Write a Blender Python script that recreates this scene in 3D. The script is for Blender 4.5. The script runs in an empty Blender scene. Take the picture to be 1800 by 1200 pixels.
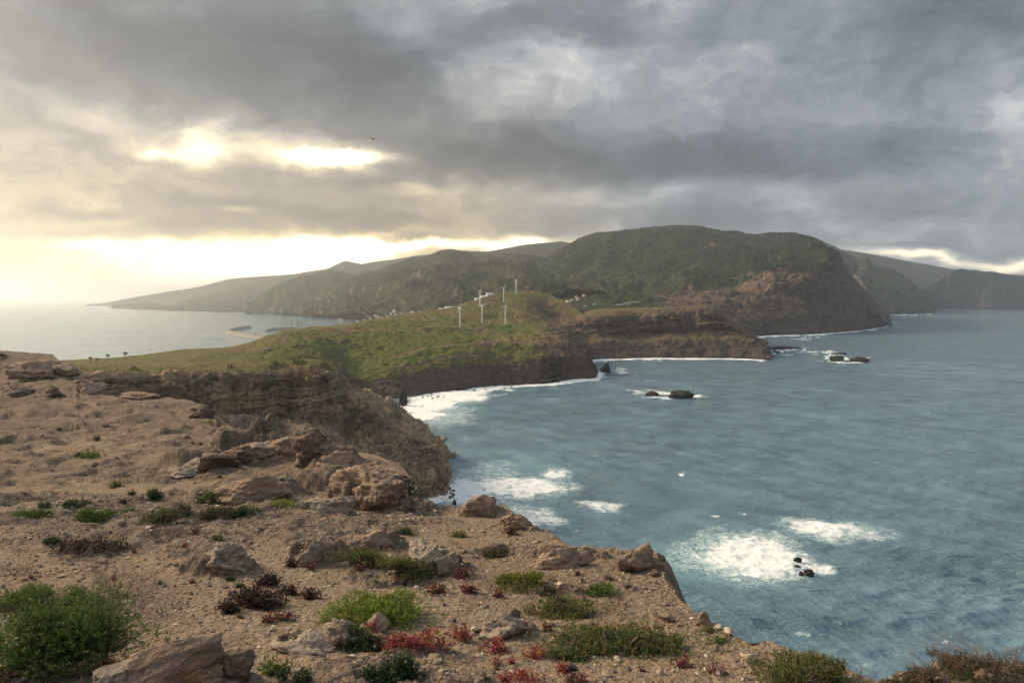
import bpy, bmesh, math, random
import numpy as np
from concurrent.futures import ThreadPoolExecutor
from mathutils import Vector, Matrix
R = math.radians
SC = bpy.context.scene
COL = SC.collection
# ------------------------------------------------------------------ camera
EYE = 120.0            # eye height above the sea, metres
FPX = 1200.0           # focal length in photograph pixels (1800 wide) = 24 mm
HZ = 525.0             # row of the true horizon in the photograph
TP = (600.0 - HZ) / FPX
PITCH = math.atan(TP)
cam_d = bpy.data.cameras.new('camera')
cam_d.lens = 24.0; cam_d.sensor_width = 36.0
cam_d.clip_start = 0.1; cam_d.clip_end = 200000.0
cam = bpy.data.objects.new('camera', cam_d); COL.objects.link(cam)
cam.location = (0, 0, EYE); cam.rotation_euler = (R(90) - PITCH, 0, 0)
SC.camera = cam
SUN_AZ, SUN_EL = R(-66.0), R(29.0)        # azimuth clockwise from +Y
# ------------------------------------------------------------------ colour management
SC.view_settings.view_transform = 'Standard'
SC.view_settings.look = 'None'
SC.view_settings.gamma = 1.0
SC.view_settings.exposure = 1.12
SC.view_settings.use_curve_mapping = False
cy = SC.cycles
cy.max_bounces = 5; cy.diffuse_bounces = 2; cy.glossy_bounces = 2
cy.transmission_bounces = 2; cy.volume_bounces = 2; cy.transparent_max_bounces = 6
cy.caustics_reflective = False; cy.caustics_refractive = False
cy.use_denoising = True
try: cy.denoiser = 'OPENIMAGEDENOISE'
except Exception: pass

# ------------------------------------------------------------------ node helper
class NT:
    def __init__(s, tree):
        s.t = tree; tree.nodes.clear()
    def node(s, typ, **props):
        n = s.t.nodes.new(typ)
        for k, v in props.items(): setattr(n, k, v)
        return n
    def put(s, sock, v):
        if v is None: return
        if isinstance(v, bpy.types.NodeSocket): s.t.links.new(v, sock)
        else:
            try:
                if hasattr(sock.default_value, '__len__') and not hasattr(v, '__len__'): v = [v] * len(sock.default_value)
                elif hasattr(sock.default_value, '__len__') and len(sock.default_value) == 4 and len(v) == 3: v = tuple(v) + (1,)
            except Exception: pass
            sock.default_value = v
    def m(s, op, a, b=None, c=None, clamp=False):
        n = s.node('ShaderNodeMath', operation=op, use_clamp=clamp)
        s.put(n.inputs[0], a); s.put(n.inputs[1], b); s.put(n.inputs[2], c)
        return n.outputs[0]
    def add(s, a, b): return s.m('ADD', a, b)
    def mul(s, a, b): return s.m('MULTIPLY', a, b)
    def sub(s, a, b): return s.m('SUBTRACT', a, b)
    def v(s, op, a, b=None, sc=None):
        n = s.node('ShaderNodeVectorMath', operation=op)
        s.put(n.inputs[0], a)
        if b is not None: s.put(n.inputs[1], b)
        if sc is not None: s.put(n.inputs['Scale'], sc)
        return n.outputs['Value'] if op in ('DOT_PRODUCT', 'LENGTH', 'DISTANCE') else n.outputs[0]
    def xyz(s, v):
        n = s.node('ShaderNodeSeparateXYZ'); s.put(n.inputs[0], v); return n.outputs
    def comb(s, x, y, z=0.0):
        n = s.node('ShaderNodeCombineXYZ')
        for i, q in enumerate((x, y, z)): s.put(n.inputs[i], q)
        return n.outputs[0]
    def noise(s, vec, scale, detail=4, rough=0.5, dist=0.0, color=False):
        n = s.node('ShaderNodeTexNoise')
        s.put(n.inputs['Vector'], vec); s.put(n.inputs['Scale'], scale)
        s.put(n.inputs['Detail'], detail); s.put(n.inputs['Roughness'], rough); s.put(n.inputs['Distortion'], dist)
        return n.outputs['Color' if color else 'Fac']
    def voro(s, vec, scale, feature='F1', out='Distance', rnd=1.0):
        n = s.node('ShaderNodeTexVoronoi', feature=feature)
        s.put(n.inputs['Vector'], vec); s.put(n.inputs['Scale'], scale); s.put(n.inputs['Randomness'], rnd)
        return n.outputs[out]
    def map(s, x, a, b, c=0.0, d=1.0, typ='SMOOTHSTEP'):
        n = s.node('ShaderNodeMapRange', interpolation_type=typ)
        for i, q in enumerate((x, a, b, c, d)): s.put(n.inputs[i], q)
        return n.outputs[0]
    def mix(s, f, a, b, blend='MIX'):
        n = s.node('ShaderNodeMix', data_type='RGBA', blend_type=blend)
        s.put(n.inputs[0], f); s.put(n.inputs[6], a); s.put(n.inputs[7], b)
        return n.outputs[2]
    def ramp(s, f, stops, interp='LINEAR'):
        n = s.node('ShaderNodeValToRGB'); cr = n.color_ramp; cr.interpolation = interp
        while len(cr.elements) < len(stops): cr.elements.new(0.5)
        for e, (p, c) in zip(cr.elements, stops):
            e.position = p; e.color = tuple(c) + (1,) if len(c) == 3 else c
        s.put(n.inputs[0], f); return n.outputs[0]
    def attr(s, name, out='Fac'):
        n = s.node('ShaderNodeAttribute', attribute_name=name); return n.outputs[out]
    def bump(s, h, strength=0.5, dist=1.0, normal=None):
        n = s.node('ShaderNodeBump')
        s.put(n.inputs['Strength'], strength); s.put(n.inputs['Distance'], dist); s.put(n.inputs['Height'], h)
        if normal is not None: s.put(n.inputs['Normal'], normal)
        return n.outputs[0]
    def pos(s): return s.node('ShaderNodeNewGeometry').outputs['Position']
    def nrm(s): return s.node('ShaderNodeNewGeometry').outputs['Normal']
    def obj(s): return s.node('ShaderNodeTexCoord').outputs['Object']
    def rnd(s): return s.node('ShaderNodeObjectInfo').outputs['Random']

# ------------------------------------------------------------------ sky
def px_az(px): return math.atan2(px - 900.0, FPX)
def px_el(px, py): return math.atan((HZ - py) / FPX * math.cos(px_az(px)))
def build_world():
    w = bpy.data.worlds.new('World'); SC.world = w; w.use_nodes = True
    T = NT(w.node_tree)
    d = T.node('ShaderNodeTexCoord').outputs['Generated']
    x, y, z = T.xyz(d)
    za = T.m('ABSOLUTE', z)
    az = T.m('ARCTAN2', x, y); el = T.m('ARCSINE', za)
    den = T.add(za, 0.16)
    plane = T.comb(T.m('DIVIDE', x, den), T.m('DIVIDE', y, den), 0.0)
    puff = T.comb(T.mul(az, 3.2), T.mul(el, 6.0), T.mul(T.m('COSINE', az), 2.0))
    # ragged edges: the whole layout is warped by turbulence that shrinks towards the horizon
    wn = T.v('SUBTRACT', T.noise(puff, 1.5, 7, 0.58, color=True), (0.5, 0.5, 0.5))
    amp = T.map(el, 0.0, 0.30, 0.09, 0.25, 'LINEAR')
    wx, wy, _ = T.xyz(T.v('SCALE', wn, sc=amp))
    C = T.comb(T.add(az, wx), T.add(el, T.mul(wy, 0.6)), 0.0)
    # cloud texture: a flat layer seen in perspective plus billows with depth of their own
    wp = T.v('ADD', plane, T.v('SCALE', T.v('SUBTRACT', T.noise(plane, 0.9, 4, 0.55, color=True), (0.5, 0.5, 0.5)), sc=1.3))
    big = T.noise(wp, 0.85, 7, 0.52)
    pw = T.v('ADD', puff, T.v('SCALE', wn, sc=1.2))
    bil = T.noise(pw, 1.7, 8, 0.55)
    fine = T.noise(T.v('ADD', pw, (7.3, 2.1, 0.4)), 5.5, 6, 0.6)
    L = T.add(T.mul(T.sub(big, 0.5), SKY['big']), T.mul(T.sub(bil, 0.5), SKY['bil']))
    L = T.add(L, T.mul(T.mul(T.sub(fine, 0.5), SKY['fine']), T.map(bil, 0.35, 0.6, 0.35, 1.0)))
    L = T.add(L, SKY['base'])
    for (px, py, rx, ry, rot, a) in SKY['blobs']:
        mp = T.node('ShaderNodeMapping', vector_type='TEXTURE')
        T.put(mp.inputs[0], C)
        mp.inputs['Location'].default_value = (px_az(px), px_el(px, py), 0)
        mp.inputs['Rotation'].default_value = (0, 0, R(rot))
        k = math.cos(px_az(px))
        mp.inputs['Scale'].default_value = (rx / FPX * k * k, ry / FPX * k, 1)
        g = T.node('ShaderNodeTexGradient', gradient_type='SPHERICAL'); T.put(g.inputs[0], mp.outputs[0])
        f = T.map(g.outputs['Fac'], 0.0, 1.0, 0.0, a)
        L = T.add(L, f)
    # how warm: near the hidden sun and along the horizon under it
    sd = (math.sin(SUN_AZ) * math.cos(SUN_EL), math.cos(SUN_AZ) * math.cos(SUN_EL), math.sin(SUN_EL))
    wd = Vector((math.sin(R(-26)), math.cos(R(-26)), 0.06)).normalized()
    cs = T.v('DOT_PRODUCT', d, tuple(wd))
    warm = T.mul(T.map(cs, 0.74, 0.985, 0.0, 1.0, 'SMOOTHSTEP'), T.map(el, 0.36, 0.02, 0.12, 1.0, 'SMOOTHSTEP'))
    cool_c = T.ramp(T.m('MULTIPLY_ADD', L, 0.4348, 0.1304), SKY['cool'])
    warm_c = T.ramp(T.m('MULTIPLY_ADD', L, 0.4348, 0.1304), SKY['warm'])
    cloud = T.mix(warm, cool_c, warm_c)
    hot = T.map(L, 0.95, 2.6, 0.0, SKY['hot'], 'SMOOTHSTEP')
    cloud = T.v('ADD', cloud, T.v('SCALE', (1.0, 0.76, 0.36), sc=hot))
    cloud = T.v('SCALE', cloud, sc=T.map(el, 0.35, 1.45, 1.0, 2.2))      # overcast zenith brightening, exaggerated above the view to add fill light on the land
    sky = T.node('ShaderNodeTexSky', sky_type='NISHITA', sun_disc=False)
    sky.sun_elevation = SUN_EL; sky.sun_rotation = SUN_AZ; sky.altitude = 120
    T.put(sky.inputs[0], d) if len(sky.inputs) else None
    b1 = T.node('ShaderNodeBackground'); T.put(b1.inputs[0], sky.outputs[0]); b1.inputs[1].default_value = 0.05
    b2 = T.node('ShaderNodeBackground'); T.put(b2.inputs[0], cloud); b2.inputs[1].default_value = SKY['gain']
    ms = T.node('ShaderNodeMixShader'); ms.inputs[0].default_value = 0.93
    T.t.links.new(b1.outputs[0], ms.inputs[1]); T.t.links.new(b2.outputs[0], ms.inputs[2])
    out = T.node('ShaderNodeOutputWorld'); T.t.links.new(ms.outputs[0], out.inputs[0])
    w.cycles.sampling_method = 'MANUAL'; w.cycles.sample_map_resolution = 1024

SKY = dict(base=0.43, big=0.62, bil=1.36, fine=0.50, hot=4.5, gain=0.47,
    cool=[(0.0, (0.080, 0.093, 0.108)), (0.13, (0.125, 0.146, 0.168)), (0.235, (0.195, 0.222, 0.250)), (0.348, (0.33, 0.360, 0.392)), (0.461, (0.56, 0.58, 0.60)), (0.609, (0.95, 0.91, 0.82)), (0.783, (1.3, 1.25, 1.15)), (1.0, (1.7, 1.65, 1.5))],
    warm=[(0.0, (0.12, 0.098, 0.073)), (0.13, (0.185, 0.147, 0.1)), (0.235, (0.28, 0.215, 0.135)), (0.348, (0.46, 0.35, 0.195)), (0.461, (0.82, 0.61, 0.3)), (0.609, (1.5, 1.15, 0.6)), (0.783, (2.4, 2.05, 1.35)), (1.0, (3.2, 2.9, 2.2))],
    blobs=[  # photograph position, radii, tilt, lightness
        (330, 70, 640, 160, 0, -0.52), (560, 130, 420, 120, 8, -0.34), (720, 165, 170, 90, 0, -0.42), (60, 120, 260, 120, 0, -0.10),
        (960, 285, 480, 80, -2, -0.50), (1400, 280, 520, 75, 0, -0.36), (1720, 70, 380, 140, 0, -0.38), (1330, 205, 260, 60, 10, -0.16), (1000, 60, 300, 90, 0, -0.10),
        (150, 195, 260, 46, -4, 0.38), (950, 175, 300, 85, 12, 0.30), (1200, 75, 420, 110, 0, 0.12), (1770, 215, 170, 90, 0, 0.34), (1780, 330, 200, 60, 0, 0.2),
        (575, 266, 220, 46, -6, 1.0), (610, 272, 120, 24, -5, 0.8), (400, 256, 70, 44, 0, 0.75), (315, 256, 90, 28, 4, 0.65), (470, 250, 360, 70, 0, 0.20),
        (300, 325, 420, 60, 0, -0.16), (520, 380, 420, 34, -4, -0.34), (130, 345, 300, 90, 0, 0.12), (120, 395, 220, 30, 0, -0.16),
        (480, 470, 430, 70, 0, 1.5), (620, 434, 300, 38, 2, 1.1), (150, 490, 420, 90, 0, 0.42), (200, 440, 240, 18, 3, 0.5), (780, 428, 240, 24, 0, 0.9), (950, 430, 130, 22, 0, 0.8),
        (735, 422, 130, 15, 2, -1.2), (120, 405, 140, 18, 4, 0.4), (745, 340, 60, 20, 0, 0.4), (440, 380, 60, 16, 0, 0.5),
        (1640, 458, 260, 20, -5, 1.2), (1790, 462, 110, 20, 0, 0.8), (1150, 345, 700, 36, 0, 0.26), (1250, 388, 600, 26, 0, -0.14),
    ])
build_world()
sd_ = bpy.data.lights.new('sun', 'SUN'); sd_.energy = 2.7; sd_.angle = R(18); sd_.color = (1.0, 0.79, 0.52)
sun = bpy.data.objects.new('sun', sd_); COL.objects.link(sun); sun.location = (0, 0, 300)
sun.rotation_euler = Vector((math.sin(SUN_AZ) * math.cos(SUN_EL), math.cos(SUN_AZ) * math.cos(SUN_EL), math.sin(SUN_EL))).to_track_quat('Z', 'Y').to_euler()

# ------------------------------------------------------------------ projection helpers
def P(px, py, D):
    px = np.asarray(px, float); py = np.asarray(py, float); D = np.asarray(D, float)
    u = (px - 900.0) / FPX; v = (600.0 - py) / FPX
    c, s = math.cos(PITCH), math.sin(PITCH)
    fy = c + v * s; fz = -s + v * c
    return np.stack([u / fy * D, D + 0 * u, EYE + fz / fy * D], -1)
def Wd(px, py, z=0.0):
    v = (600.0 - py) / FPX; c, s = math.cos(PITCH), math.sin(PITCH)
    fy = c + v * s; fz = -s + v * c
    return (z - EYE) * fy / fz
def W(px, py): return P(px, py, Wd(px, py))
def proj(p):
    p = np.asarray(p, float); c, s = math.cos(PITCH), math.sin(PITCH)
    x = p[..., 0]; y = p[..., 1]; z = p[..., 2] - EYE
    f = y * c - z * s; u = y * s + z * c
    f = np.where(np.abs(f) < 1e-6, 1e-6, f)
    return 900 + FPX * x / f, 600 - FPX * u / f

# ------------------------------------------------------------------ noise
_rg = np.random.RandomState(7)
_PERM = _rg.permutation(4096).astype(np.int32)
_G = _rg.normal(size=(4096, 3)).astype(np.float32); _G /= np.linalg.norm(_G, axis=1)[:, None]
def _gn(p):
    i = np.floor(p).astype(np.int32); f = (p - i).astype(np.float32)
    u = f * f * f * (f * (f * 6 - 15) + 10)
    M = 4095
    out = []
    a = [_PERM[(i[:, 0] + k) & M] for k in (0, 1)]
    b = [[_PERM[(a[k] + i[:, 1] + l) & M] for l in (0, 1)] for k in (0, 1)]
    def c(k, l, m):
        g = _G[_PERM[(b[k][l] + i[:, 2] + m) & M]]
        return g[:, 0] * (f[:, 0] - k) + g[:, 1] * (f[:, 1] - l) + g[:, 2] * (f[:, 2] - m)
    def lp(t, x, y): return x + t * (y - x)
    return lp(u[:, 2], lp(u[:, 1], lp(u[:, 0], c(0, 0, 0), c(1, 0, 0)), lp(u[:, 0], c(0, 1, 0), c(1, 1, 0))),
              lp(u[:, 1], lp(u[:, 0], c(0, 0, 1), c(1, 0, 1)), lp(u[:, 0], c(0, 1, 1), c(1, 1, 1))))
POOL = ThreadPoolExecutor(4)
def gn(p):
    sh = p.shape[:-1]; q = np.ascontiguousarray(p.reshape(-1, 3), dtype=np.float64)
    if len(q) < 20000: return _gn(q).reshape(sh).astype(float)
    ch = np.array_split(q, max(4, len(q) // 40000))
    return np.concatenate(list(POOL.map(_gn, ch))).reshape(sh).astype(float)
def fbm(p, freq, octv=4, gain=0.5, lac=2.03, ridge=False, cell=None):
    r = 0; a = 1.0; t = 0; f = np.asarray(freq, float)
    for k in range(octv):
        n = gn(p * f + 17.3 * k + 3.1)
        if ridge: n = 0.85 - 3.6 * np.sqrt(n * n + 0.004)
        if cell is not None: n = n * sstep(1.0 / (f * cell), 1.3, 3.0)     # nothing finer than the mesh can carry
        r = r + a * n; t += a; a *= gain; f = f * lac
    return r / t * (2.6 if not ridge else 1.0)
def sstep(x, a, b):
    t = np.clip((x - a) / (b - a), 0, 1); return t * t * (3 - 2 * t)

# ------------------------------------------------------------------ mesh helpers
def mesh_from(name, verts, faces, mat=None, smooth=True, attrs=None):
    """verts (N,3), faces (M,k) one face size, or a list of such arrays"""
    me = bpy.data.meshes.new(name)
    verts = np.asarray(verts, np.float32)
    fl = faces if isinstance(faces, list) and not isinstance(faces[0], tuple) else [faces]
    fl = [np.asarray(f, np.int32) for f in fl if len(f)]
    me.vertices.add(len(verts)); me.vertices.foreach_set('co', verts.ravel())
    loops = np.concatenate([f.ravel() for f in fl])
    tot = np.concatenate([np.full(len(f), f.shape[1], np.int32) for f in fl])
    st = np.concatenate([[0], np.cumsum(tot)[:-1]]).astype(np.int32)
    me.loops.add(len(loops)); me.loops.foreach_set('vertex_index', loops)
    me.polygons.add(len(tot)); me.polygons.foreach_set('loop_start', st); me.polygons.foreach_set('loop_total', tot)
    me.polygons.foreach_set('use_smooth', np.full(len(tot), smooth, bool))
    me.update(calc_edges=True); me.validate()
    if attrs:
        for k, v in attrs.items():
            a = me.attributes.new(k, 'FLOAT', 'POINT'); a.data.foreach_set('value', np.asarray(v, np.float32).ravel())
    if mat: me.materials.append(mat)
    return me
def link(name, me, parent=None, loc=None, rot=None, scale=None):
    o = bpy.data.objects.new(name, me); COL.objects.link(o)
    if parent: o.parent = parent
    if loc is not None: o.location = tuple(map(float, loc))
    if rot is not None: o.rotation_euler = rot
    if scale is not None: o.scale = scale
    return o
def tag(o, label=None, cat=None, group=None, kind=None):
    if label: o['label'] = label
    if cat: o['category'] = cat
    if group: o['group'] = group
    if kind: o['kind'] = kind
    return o
def thing(name, label, cat, loc=(0, 0, 0), rotz=0.0, group=None, scale=None):
    o = link(name, None, loc=loc, rot=(0, 0, rotz), scale=scale); o.empty_display_size = 0.1
    return tag(o, label, cat, group)
def dup(root, loc, rotz, label=None, scale=None):
    c = root.copy(); COL.objects.link(c); c.location = tuple(map(float, loc)); c.rotation_euler = (0, 0, rotz)
    if scale is not None: c.scale = scale
    if label: c['label'] = label
    for ch in root.children:
        d = ch.copy(); COL.objects.link(d); d.parent = c
        for g in ch.children:
            e = g.copy(); COL.objects.link(e); e.parent = d
    return c
def grid_faces(nr, nc):
    i = np.arange(nr * nc).reshape(nr, nc)
    return np.stack([i[:-1, :-1], i[:-1, 1:], i[1:, 1:], i[1:, :-1]], -1).reshape(-1, 4)
def crom(A, n, axis=0, w=None):
    """Catmull-Rom through A along axis, n samples (w: samples' share per segment)"""
    A = np.moveaxis(np.asarray(A, float), axis, 0); m = len(A)
    if w is None: t = np.linspace(0, m - 1, n)
    else:
        cw = np.concatenate([[0], np.cumsum(w)]); t = np.interp(np.linspace(0, cw[-1], n), cw, np.arange(m))
    k = np.clip(np.floor(t).astype(int), 0, m - 2); f = (t - k).reshape((-1,) + (1,) * (A.ndim - 1))
    p0 = A[np.maximum(k - 1, 0)]; p1 = A[k]; p2 = A[k + 1]; p3 = A[np.minimum(k + 2, m - 1)]
    r = 0.5 * (2 * p1 + (p2 - p0) * f + (2 * p0 - 5 * p1 + 4 * p2 - p3) * f ** 2 + (3 * p1 - p0 - 3 * p2 + p3) * f ** 3)
    lin = p1 + (p2 - p1) * f
    return np.moveaxis(0.6 * r + 0.4 * lin, 0, axis), t
def vnormals(V):
    du = np.gradient(V, axis=1); dv = np.gradient(V, axis=0)
    n = np.cross(du, dv); n /= np.maximum(np.linalg.norm(n, axis=-1, keepdims=True), 1e-9)
    return n
SURF = {}
def loft(name, rows, nr, nc, mat, disp, wr=None, wc=None, extra_back=None, bare=None, lush=None):
    """rows: list of rows of (px, py, D); D None = on the water. Lofts, displaces, links a structure object."""
    g = np.array([[(W(a, b) if d is None else P(a, b, d)) for (a, b, d) in r] for r in rows])
    if extra_back:
        last = g[-1]
        for (dd, zz) in extra_back:
            q = last.copy(); s = (q[:, 1] + dd) / q[:, 1]; q[:, 0] *= s; q[:, 1] += dd; q[:, 2] = q[:, 2] * zz if zz > 0 else zz
            g = np.concatenate([g, q[None]])
        if wr: wr = list(wr) + [0.25] * len(extra_back)
    V, tc = crom(g, nc, 1, wc)
    V, tr = crom(V, nr, 0, wr)
    N = vnormals(V)
    if (N[..., 2].mean() < 0): N = -N
    cliff = sstep(1.0 - np.abs(N[..., 2]), 0.15, 0.5)
    V2 = disp(V, N, cliff, tr[:, None] + 0 * V[..., 0], tc[None, :] + 0 * V[..., 0])
    me = mesh_from(name, V2.reshape(-1, 3), grid_faces(nr, nc)[:, ::-1], mat, True, {'cliff': cliff, 'bare': (bare(tr[:, None] + 0 * cliff, tc[None] + 0 * cliff, V) if bare else 0 * cliff), 'lush': (lush(tr[:, None] + 0 * cliff, tc[None] + 0 * cliff, V) if lush else 0 * cliff)})
    o = link(name, me); tag(o, kind='structure')
    SURF[name] = V2
    return o
def on(name, px, py, tol=4.0):
    """nearest point of a built surface as seen at this photograph position"""
    V = SURF[name].reshape(-1, 3); key = name + '#p'
    if key not in SURF: SURF[key] = proj(V)
    a, b = SURF[key]; d = (a - px) ** 2 + (b - py) ** 2
    c = np.where(d < max(tol * tol, d.min() * 1.5 + 0.01))[0]
    i = c[np.argmin(V[c, 1] + 0.02 * V[c, 1] * np.sqrt(d[c]))]
    return V[i].copy()

# ------------------------------------------------------------------ materials
def new_mat(name):
    m = bpy.data.materials.new(name); m.use_nodes = True
    return m, NT(m.node_tree)
def finish(T, col, rough=0.9, normal=None, spec=0.25, transl=0.0, metal=0.0):
    b = T.node('ShaderNodeBsdfPrincipled')
    T.put(b.inputs['Base Color'], col); T.put(b.inputs['Roughness'], rough); T.put(b.inputs['Metallic'], metal)
    T.put(b.inputs['Specular IOR Level'], spec)
    if normal is not None: T.put(b.inputs['Normal'], normal)
    out = T.node('ShaderNodeOutputMaterial'); sh = b.outputs[0]
    if transl:
        t = T.node('ShaderNodeBsdfTranslucent'); T.put(t.inputs[0], col)
        ms = T.node('ShaderNodeMixShader'); ms.inputs[0].default_value = transl
        T.t.links.new(sh, ms.inputs[1]); T.t.links.new(t.outputs[0], ms.inputs[2]); sh = ms.outputs[0]
    T.t.links.new(sh, out.inputs[0])
def plain(name, col, rough=0.6, var=0.12, scale=3.0, metal=0.0, spec=0.3):
    m, T = new_mat(name)
    n = T.noise(T.obj(), scale, 4, 0.6)
    c = T.mix(n, tuple(q * (1 - var) for q in col), tuple(min(1, q * (1 + var)) for q in col))
    finish(T, c, rough, spec=spec, metal=metal); return m
def land_mat(name, S, grass, dry, soil, rock, dark, pale, basalt_z=35.0, green=0.5, rock_lo=0.55, rock_hi=0.80, soil_amt=0.5, strat=1.0, bumpd=1.5, canopy=0.0):
    """S: metres of the smallest texture; colours are those of the things themselves"""
    m, T = new_mat(name)
    p = T.pos(); x, y, z = T.xyz(p); nz = T.xyz(T.nrm())[2]
    bare = T.attr('bare'); lush = T.attr('lush')
    n1 = T.noise(p, 0.024 / S, 5, 0.6); n2 = T.noise(p, 0.12 / S, 6, 0.65); n3 = T.noise(p, 0.8 / S, 5, 0.7)
    ncl = T.noise(T.v('ADD', p, (300, 70, 0)), 0.045 / S, 6, 0.62, 0.4)
    g = T.add(T.add(n1, T.mul(T.sub(n2, 0.5), 0.9)), T.mul(lush, 0.30))
    veg = T.mix(T.map(g, 0.66 - green * 0.35, 0.76 - green * 0.25), dry, grass)
    veg = T.mix(T.mul(T.map(T.sub(ncl, T.mul(lush, 0.12)), 0.52, 0.62), soil_amt), veg, soil)
    veg = T.mix(T.mul(T.map(n3, 0.38, 0.62), 0.6), T.mix(0.55, veg, (0.012, 0.014, 0.008)), veg)
    veg = T.mix(T.mul(T.map(n2, 0.45, 0.66), 0.35), veg, T.mix(0.5, veg, dry))
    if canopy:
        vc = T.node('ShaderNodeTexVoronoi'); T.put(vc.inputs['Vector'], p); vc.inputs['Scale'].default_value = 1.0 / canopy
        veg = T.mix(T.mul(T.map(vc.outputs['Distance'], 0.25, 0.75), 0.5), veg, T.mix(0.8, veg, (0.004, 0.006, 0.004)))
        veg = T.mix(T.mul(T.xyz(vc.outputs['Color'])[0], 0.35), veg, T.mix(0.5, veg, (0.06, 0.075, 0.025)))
    # rock: beds of lava, paler tuff between, vertical jointing
    bed = T.noise(T.comb(T.mul(x, 0.006), T.mul(y, 0.006), T.add(T.mul(z, 0.16 * strat), T.mul(n2, 1.4))), 1.0, 4, 0.62)
    joint = T.noise(T.comb(T.mul(x, 0.35), T.mul(y, 0.35), T.mul(z, 0.05)), 0.55 / S * 1.6, 5, 0.68)
    rk = T.mix(T.map(bed, 0.38, 0.60), rock, dark)
    rk = T.mix(T.mul(T.map(ncl, 0.5, 0.64), 0.55), rk, pale)
    low = T.map(T.add(z, T.mul(T.sub(n2, 0.5), 34.0)), basalt_z - 7, basalt_z + 9)
    rk = T.mix(low, T.mix(T.mul(n2, 0.7), dark, T.mix(0.5, rock, dark)), rk)
    rk = T.mix(T.map(joint, 0.36, 0.56, 0.62, 0.0), rk, T.mix(0.75, rk, (0.010, 0.009, 0.009)))
    rk = T.mix(T.mul(T.map(n3, 0.46, 0.66), 0.5), rk, T.mix(0.5, rk, pale))
    f = T.mul(T.map(T.add(nz, T.mul(T.sub(n2, 0.5), 0.45)), rock_lo, rock_hi), T.map(T.sub(bare, T.mul(T.sub(n2, 0.5), 1.2)), 0.2, 0.8, 1.0, 0.0))
    col = T.mix(f, rk, veg)
    h = T.add(T.add(T.mul(n3, 1.0), T.mul(n2, 1.5)), T.mul(joint, T.sub(1.0, f)))
    if canopy: h = T.sub(h, T.mul(vc.outputs['Distance'], 1.2))
    finish(T, col, 0.95, T.bump(h, 1.0, bumpd), spec=0.12); return m
M = {}
M['penin'] = land_mat('peninsula_grass_and_rock', 2.0, (0.150, 0.185, 0.042), (0.25, 0.215, 0.095), (0.25, 0.140, 0.090), (0.21, 0.142, 0.10), (0.080, 0.064, 0.056), (0.31, 0.205, 0.135), 30, 0.44, 0.58, 0.80, 0.95, 1.0, 3.0)
M['headland'] = land_mat('brown_headland_rock', 2.0, (0.14, 0.15, 0.055), (0.23, 0.175, 0.10), (0.23, 0.145, 0.095), (0.19, 0.132, 0.098), (0.075, 0.060, 0.055), (0.27, 0.19, 0.135), 34, 0.40, 0.55, 0.82, 0.7, 1.0, 3.0)
M['ncliff'] = land_mat('near_cliff_rock', 0.8, (0.15, 0.175, 0.05), (0.25, 0.205, 0.10), (0.27, 0.18, 0.11), (0.50, 0.345, 0.215), (0.30, 0.225, 0.17), (0.62, 0.43, 0.25), -8, 0.7, 0.55, 0.8, 0.35, 1.6, 1.6)
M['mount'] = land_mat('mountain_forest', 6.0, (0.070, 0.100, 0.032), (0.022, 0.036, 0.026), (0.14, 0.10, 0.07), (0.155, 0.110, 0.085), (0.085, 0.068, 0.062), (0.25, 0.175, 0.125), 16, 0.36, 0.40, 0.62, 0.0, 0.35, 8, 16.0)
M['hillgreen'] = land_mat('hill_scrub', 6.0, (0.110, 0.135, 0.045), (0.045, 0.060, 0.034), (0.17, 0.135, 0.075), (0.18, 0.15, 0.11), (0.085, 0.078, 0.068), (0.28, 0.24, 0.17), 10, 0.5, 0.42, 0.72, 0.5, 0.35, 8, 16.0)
M['hilldark'] = land_mat('far_hill_scrub', 10.0, (0.05, 0.064, 0.03), (0.028, 0.036, 0.024), (0.07, 0.06, 0.04), (0.06, 0.052, 0.045), (0.035, 0.032, 0.03), (0.10, 0.09, 0.075), 10, 0.5, 0.4, 0.7, 0.3, 0.2, 10)

# ------------------------------------------------------------------ displacement recipes
def disp_land(gully=6.0, gw=70.0, rough=2.0, flute=3.0, fw=9.0, ledge=2.0, lw=9.0, fade=None, seed=0.0, fine=0.0, finew=20.0, crag=0.0, cw=20.0, cmin=0.25):
    def f(V, N, cliff, tr, tc):
        q = V + seed
        warp = np.stack([fbm(q, 1.0 / (gw * 1.7), 3), fbm(q + 500, 1.0 / (gw * 1.7), 3), fbm(q + 900, 1.0 / (gw * 1.7), 3)], -1) * gw * 0.25
        g = fbm(q * (1, 1, 0.35) + warp, 1.0 / gw, 6, 0.52, ridge=True) - 0.1
        r = fbm(q, 1.0 / (gw * 0.22), 6, 0.6)
        fl = fbm(q * (1, 1, 0.13), 1.0 / fw, 5, 0.6, ridge=True)
        zz = q[..., 2] + 6 * fbm(q, 1 / 60.0, 3)
        ld = np.sin(zz * 2 * math.pi / lw + 5 * fbm(q, 1 / 70.0, 3)) + 0.6 * np.sin(zz * 2 * math.pi / (lw * 0.43) + 1)
        ld = ld * (0.5 + fbm(q, 1 / 35.0, 2))
        d = gully * g * (0.45 + 0.55 * cliff) + rough * r * (0.5 + 0.5 * cliff) + cliff * (flute * fl + ledge * ld)
        if crag:
            for ww, aa in ((1.0, 1.0), (0.42, 0.55)):
                c = fbm(q * (1, 1, 0.5) + 0.15 * warp, 1.0 / (cw * ww), 4, 0.5) * 3.0; k = np.floor(c)
                d = d + crag * aa * (k + sstep(c - k, 0.80, 1.0)) / 3.0 * (cmin + (1 - cmin) * cliff)
        if fine: d = d + fine * np.abs(fbm(q, 1.0 / finew, 3, 0.7))
        if fade is not None: d = d * fade(tr, tc)
        return V + N * d[..., None]
    return f
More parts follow.
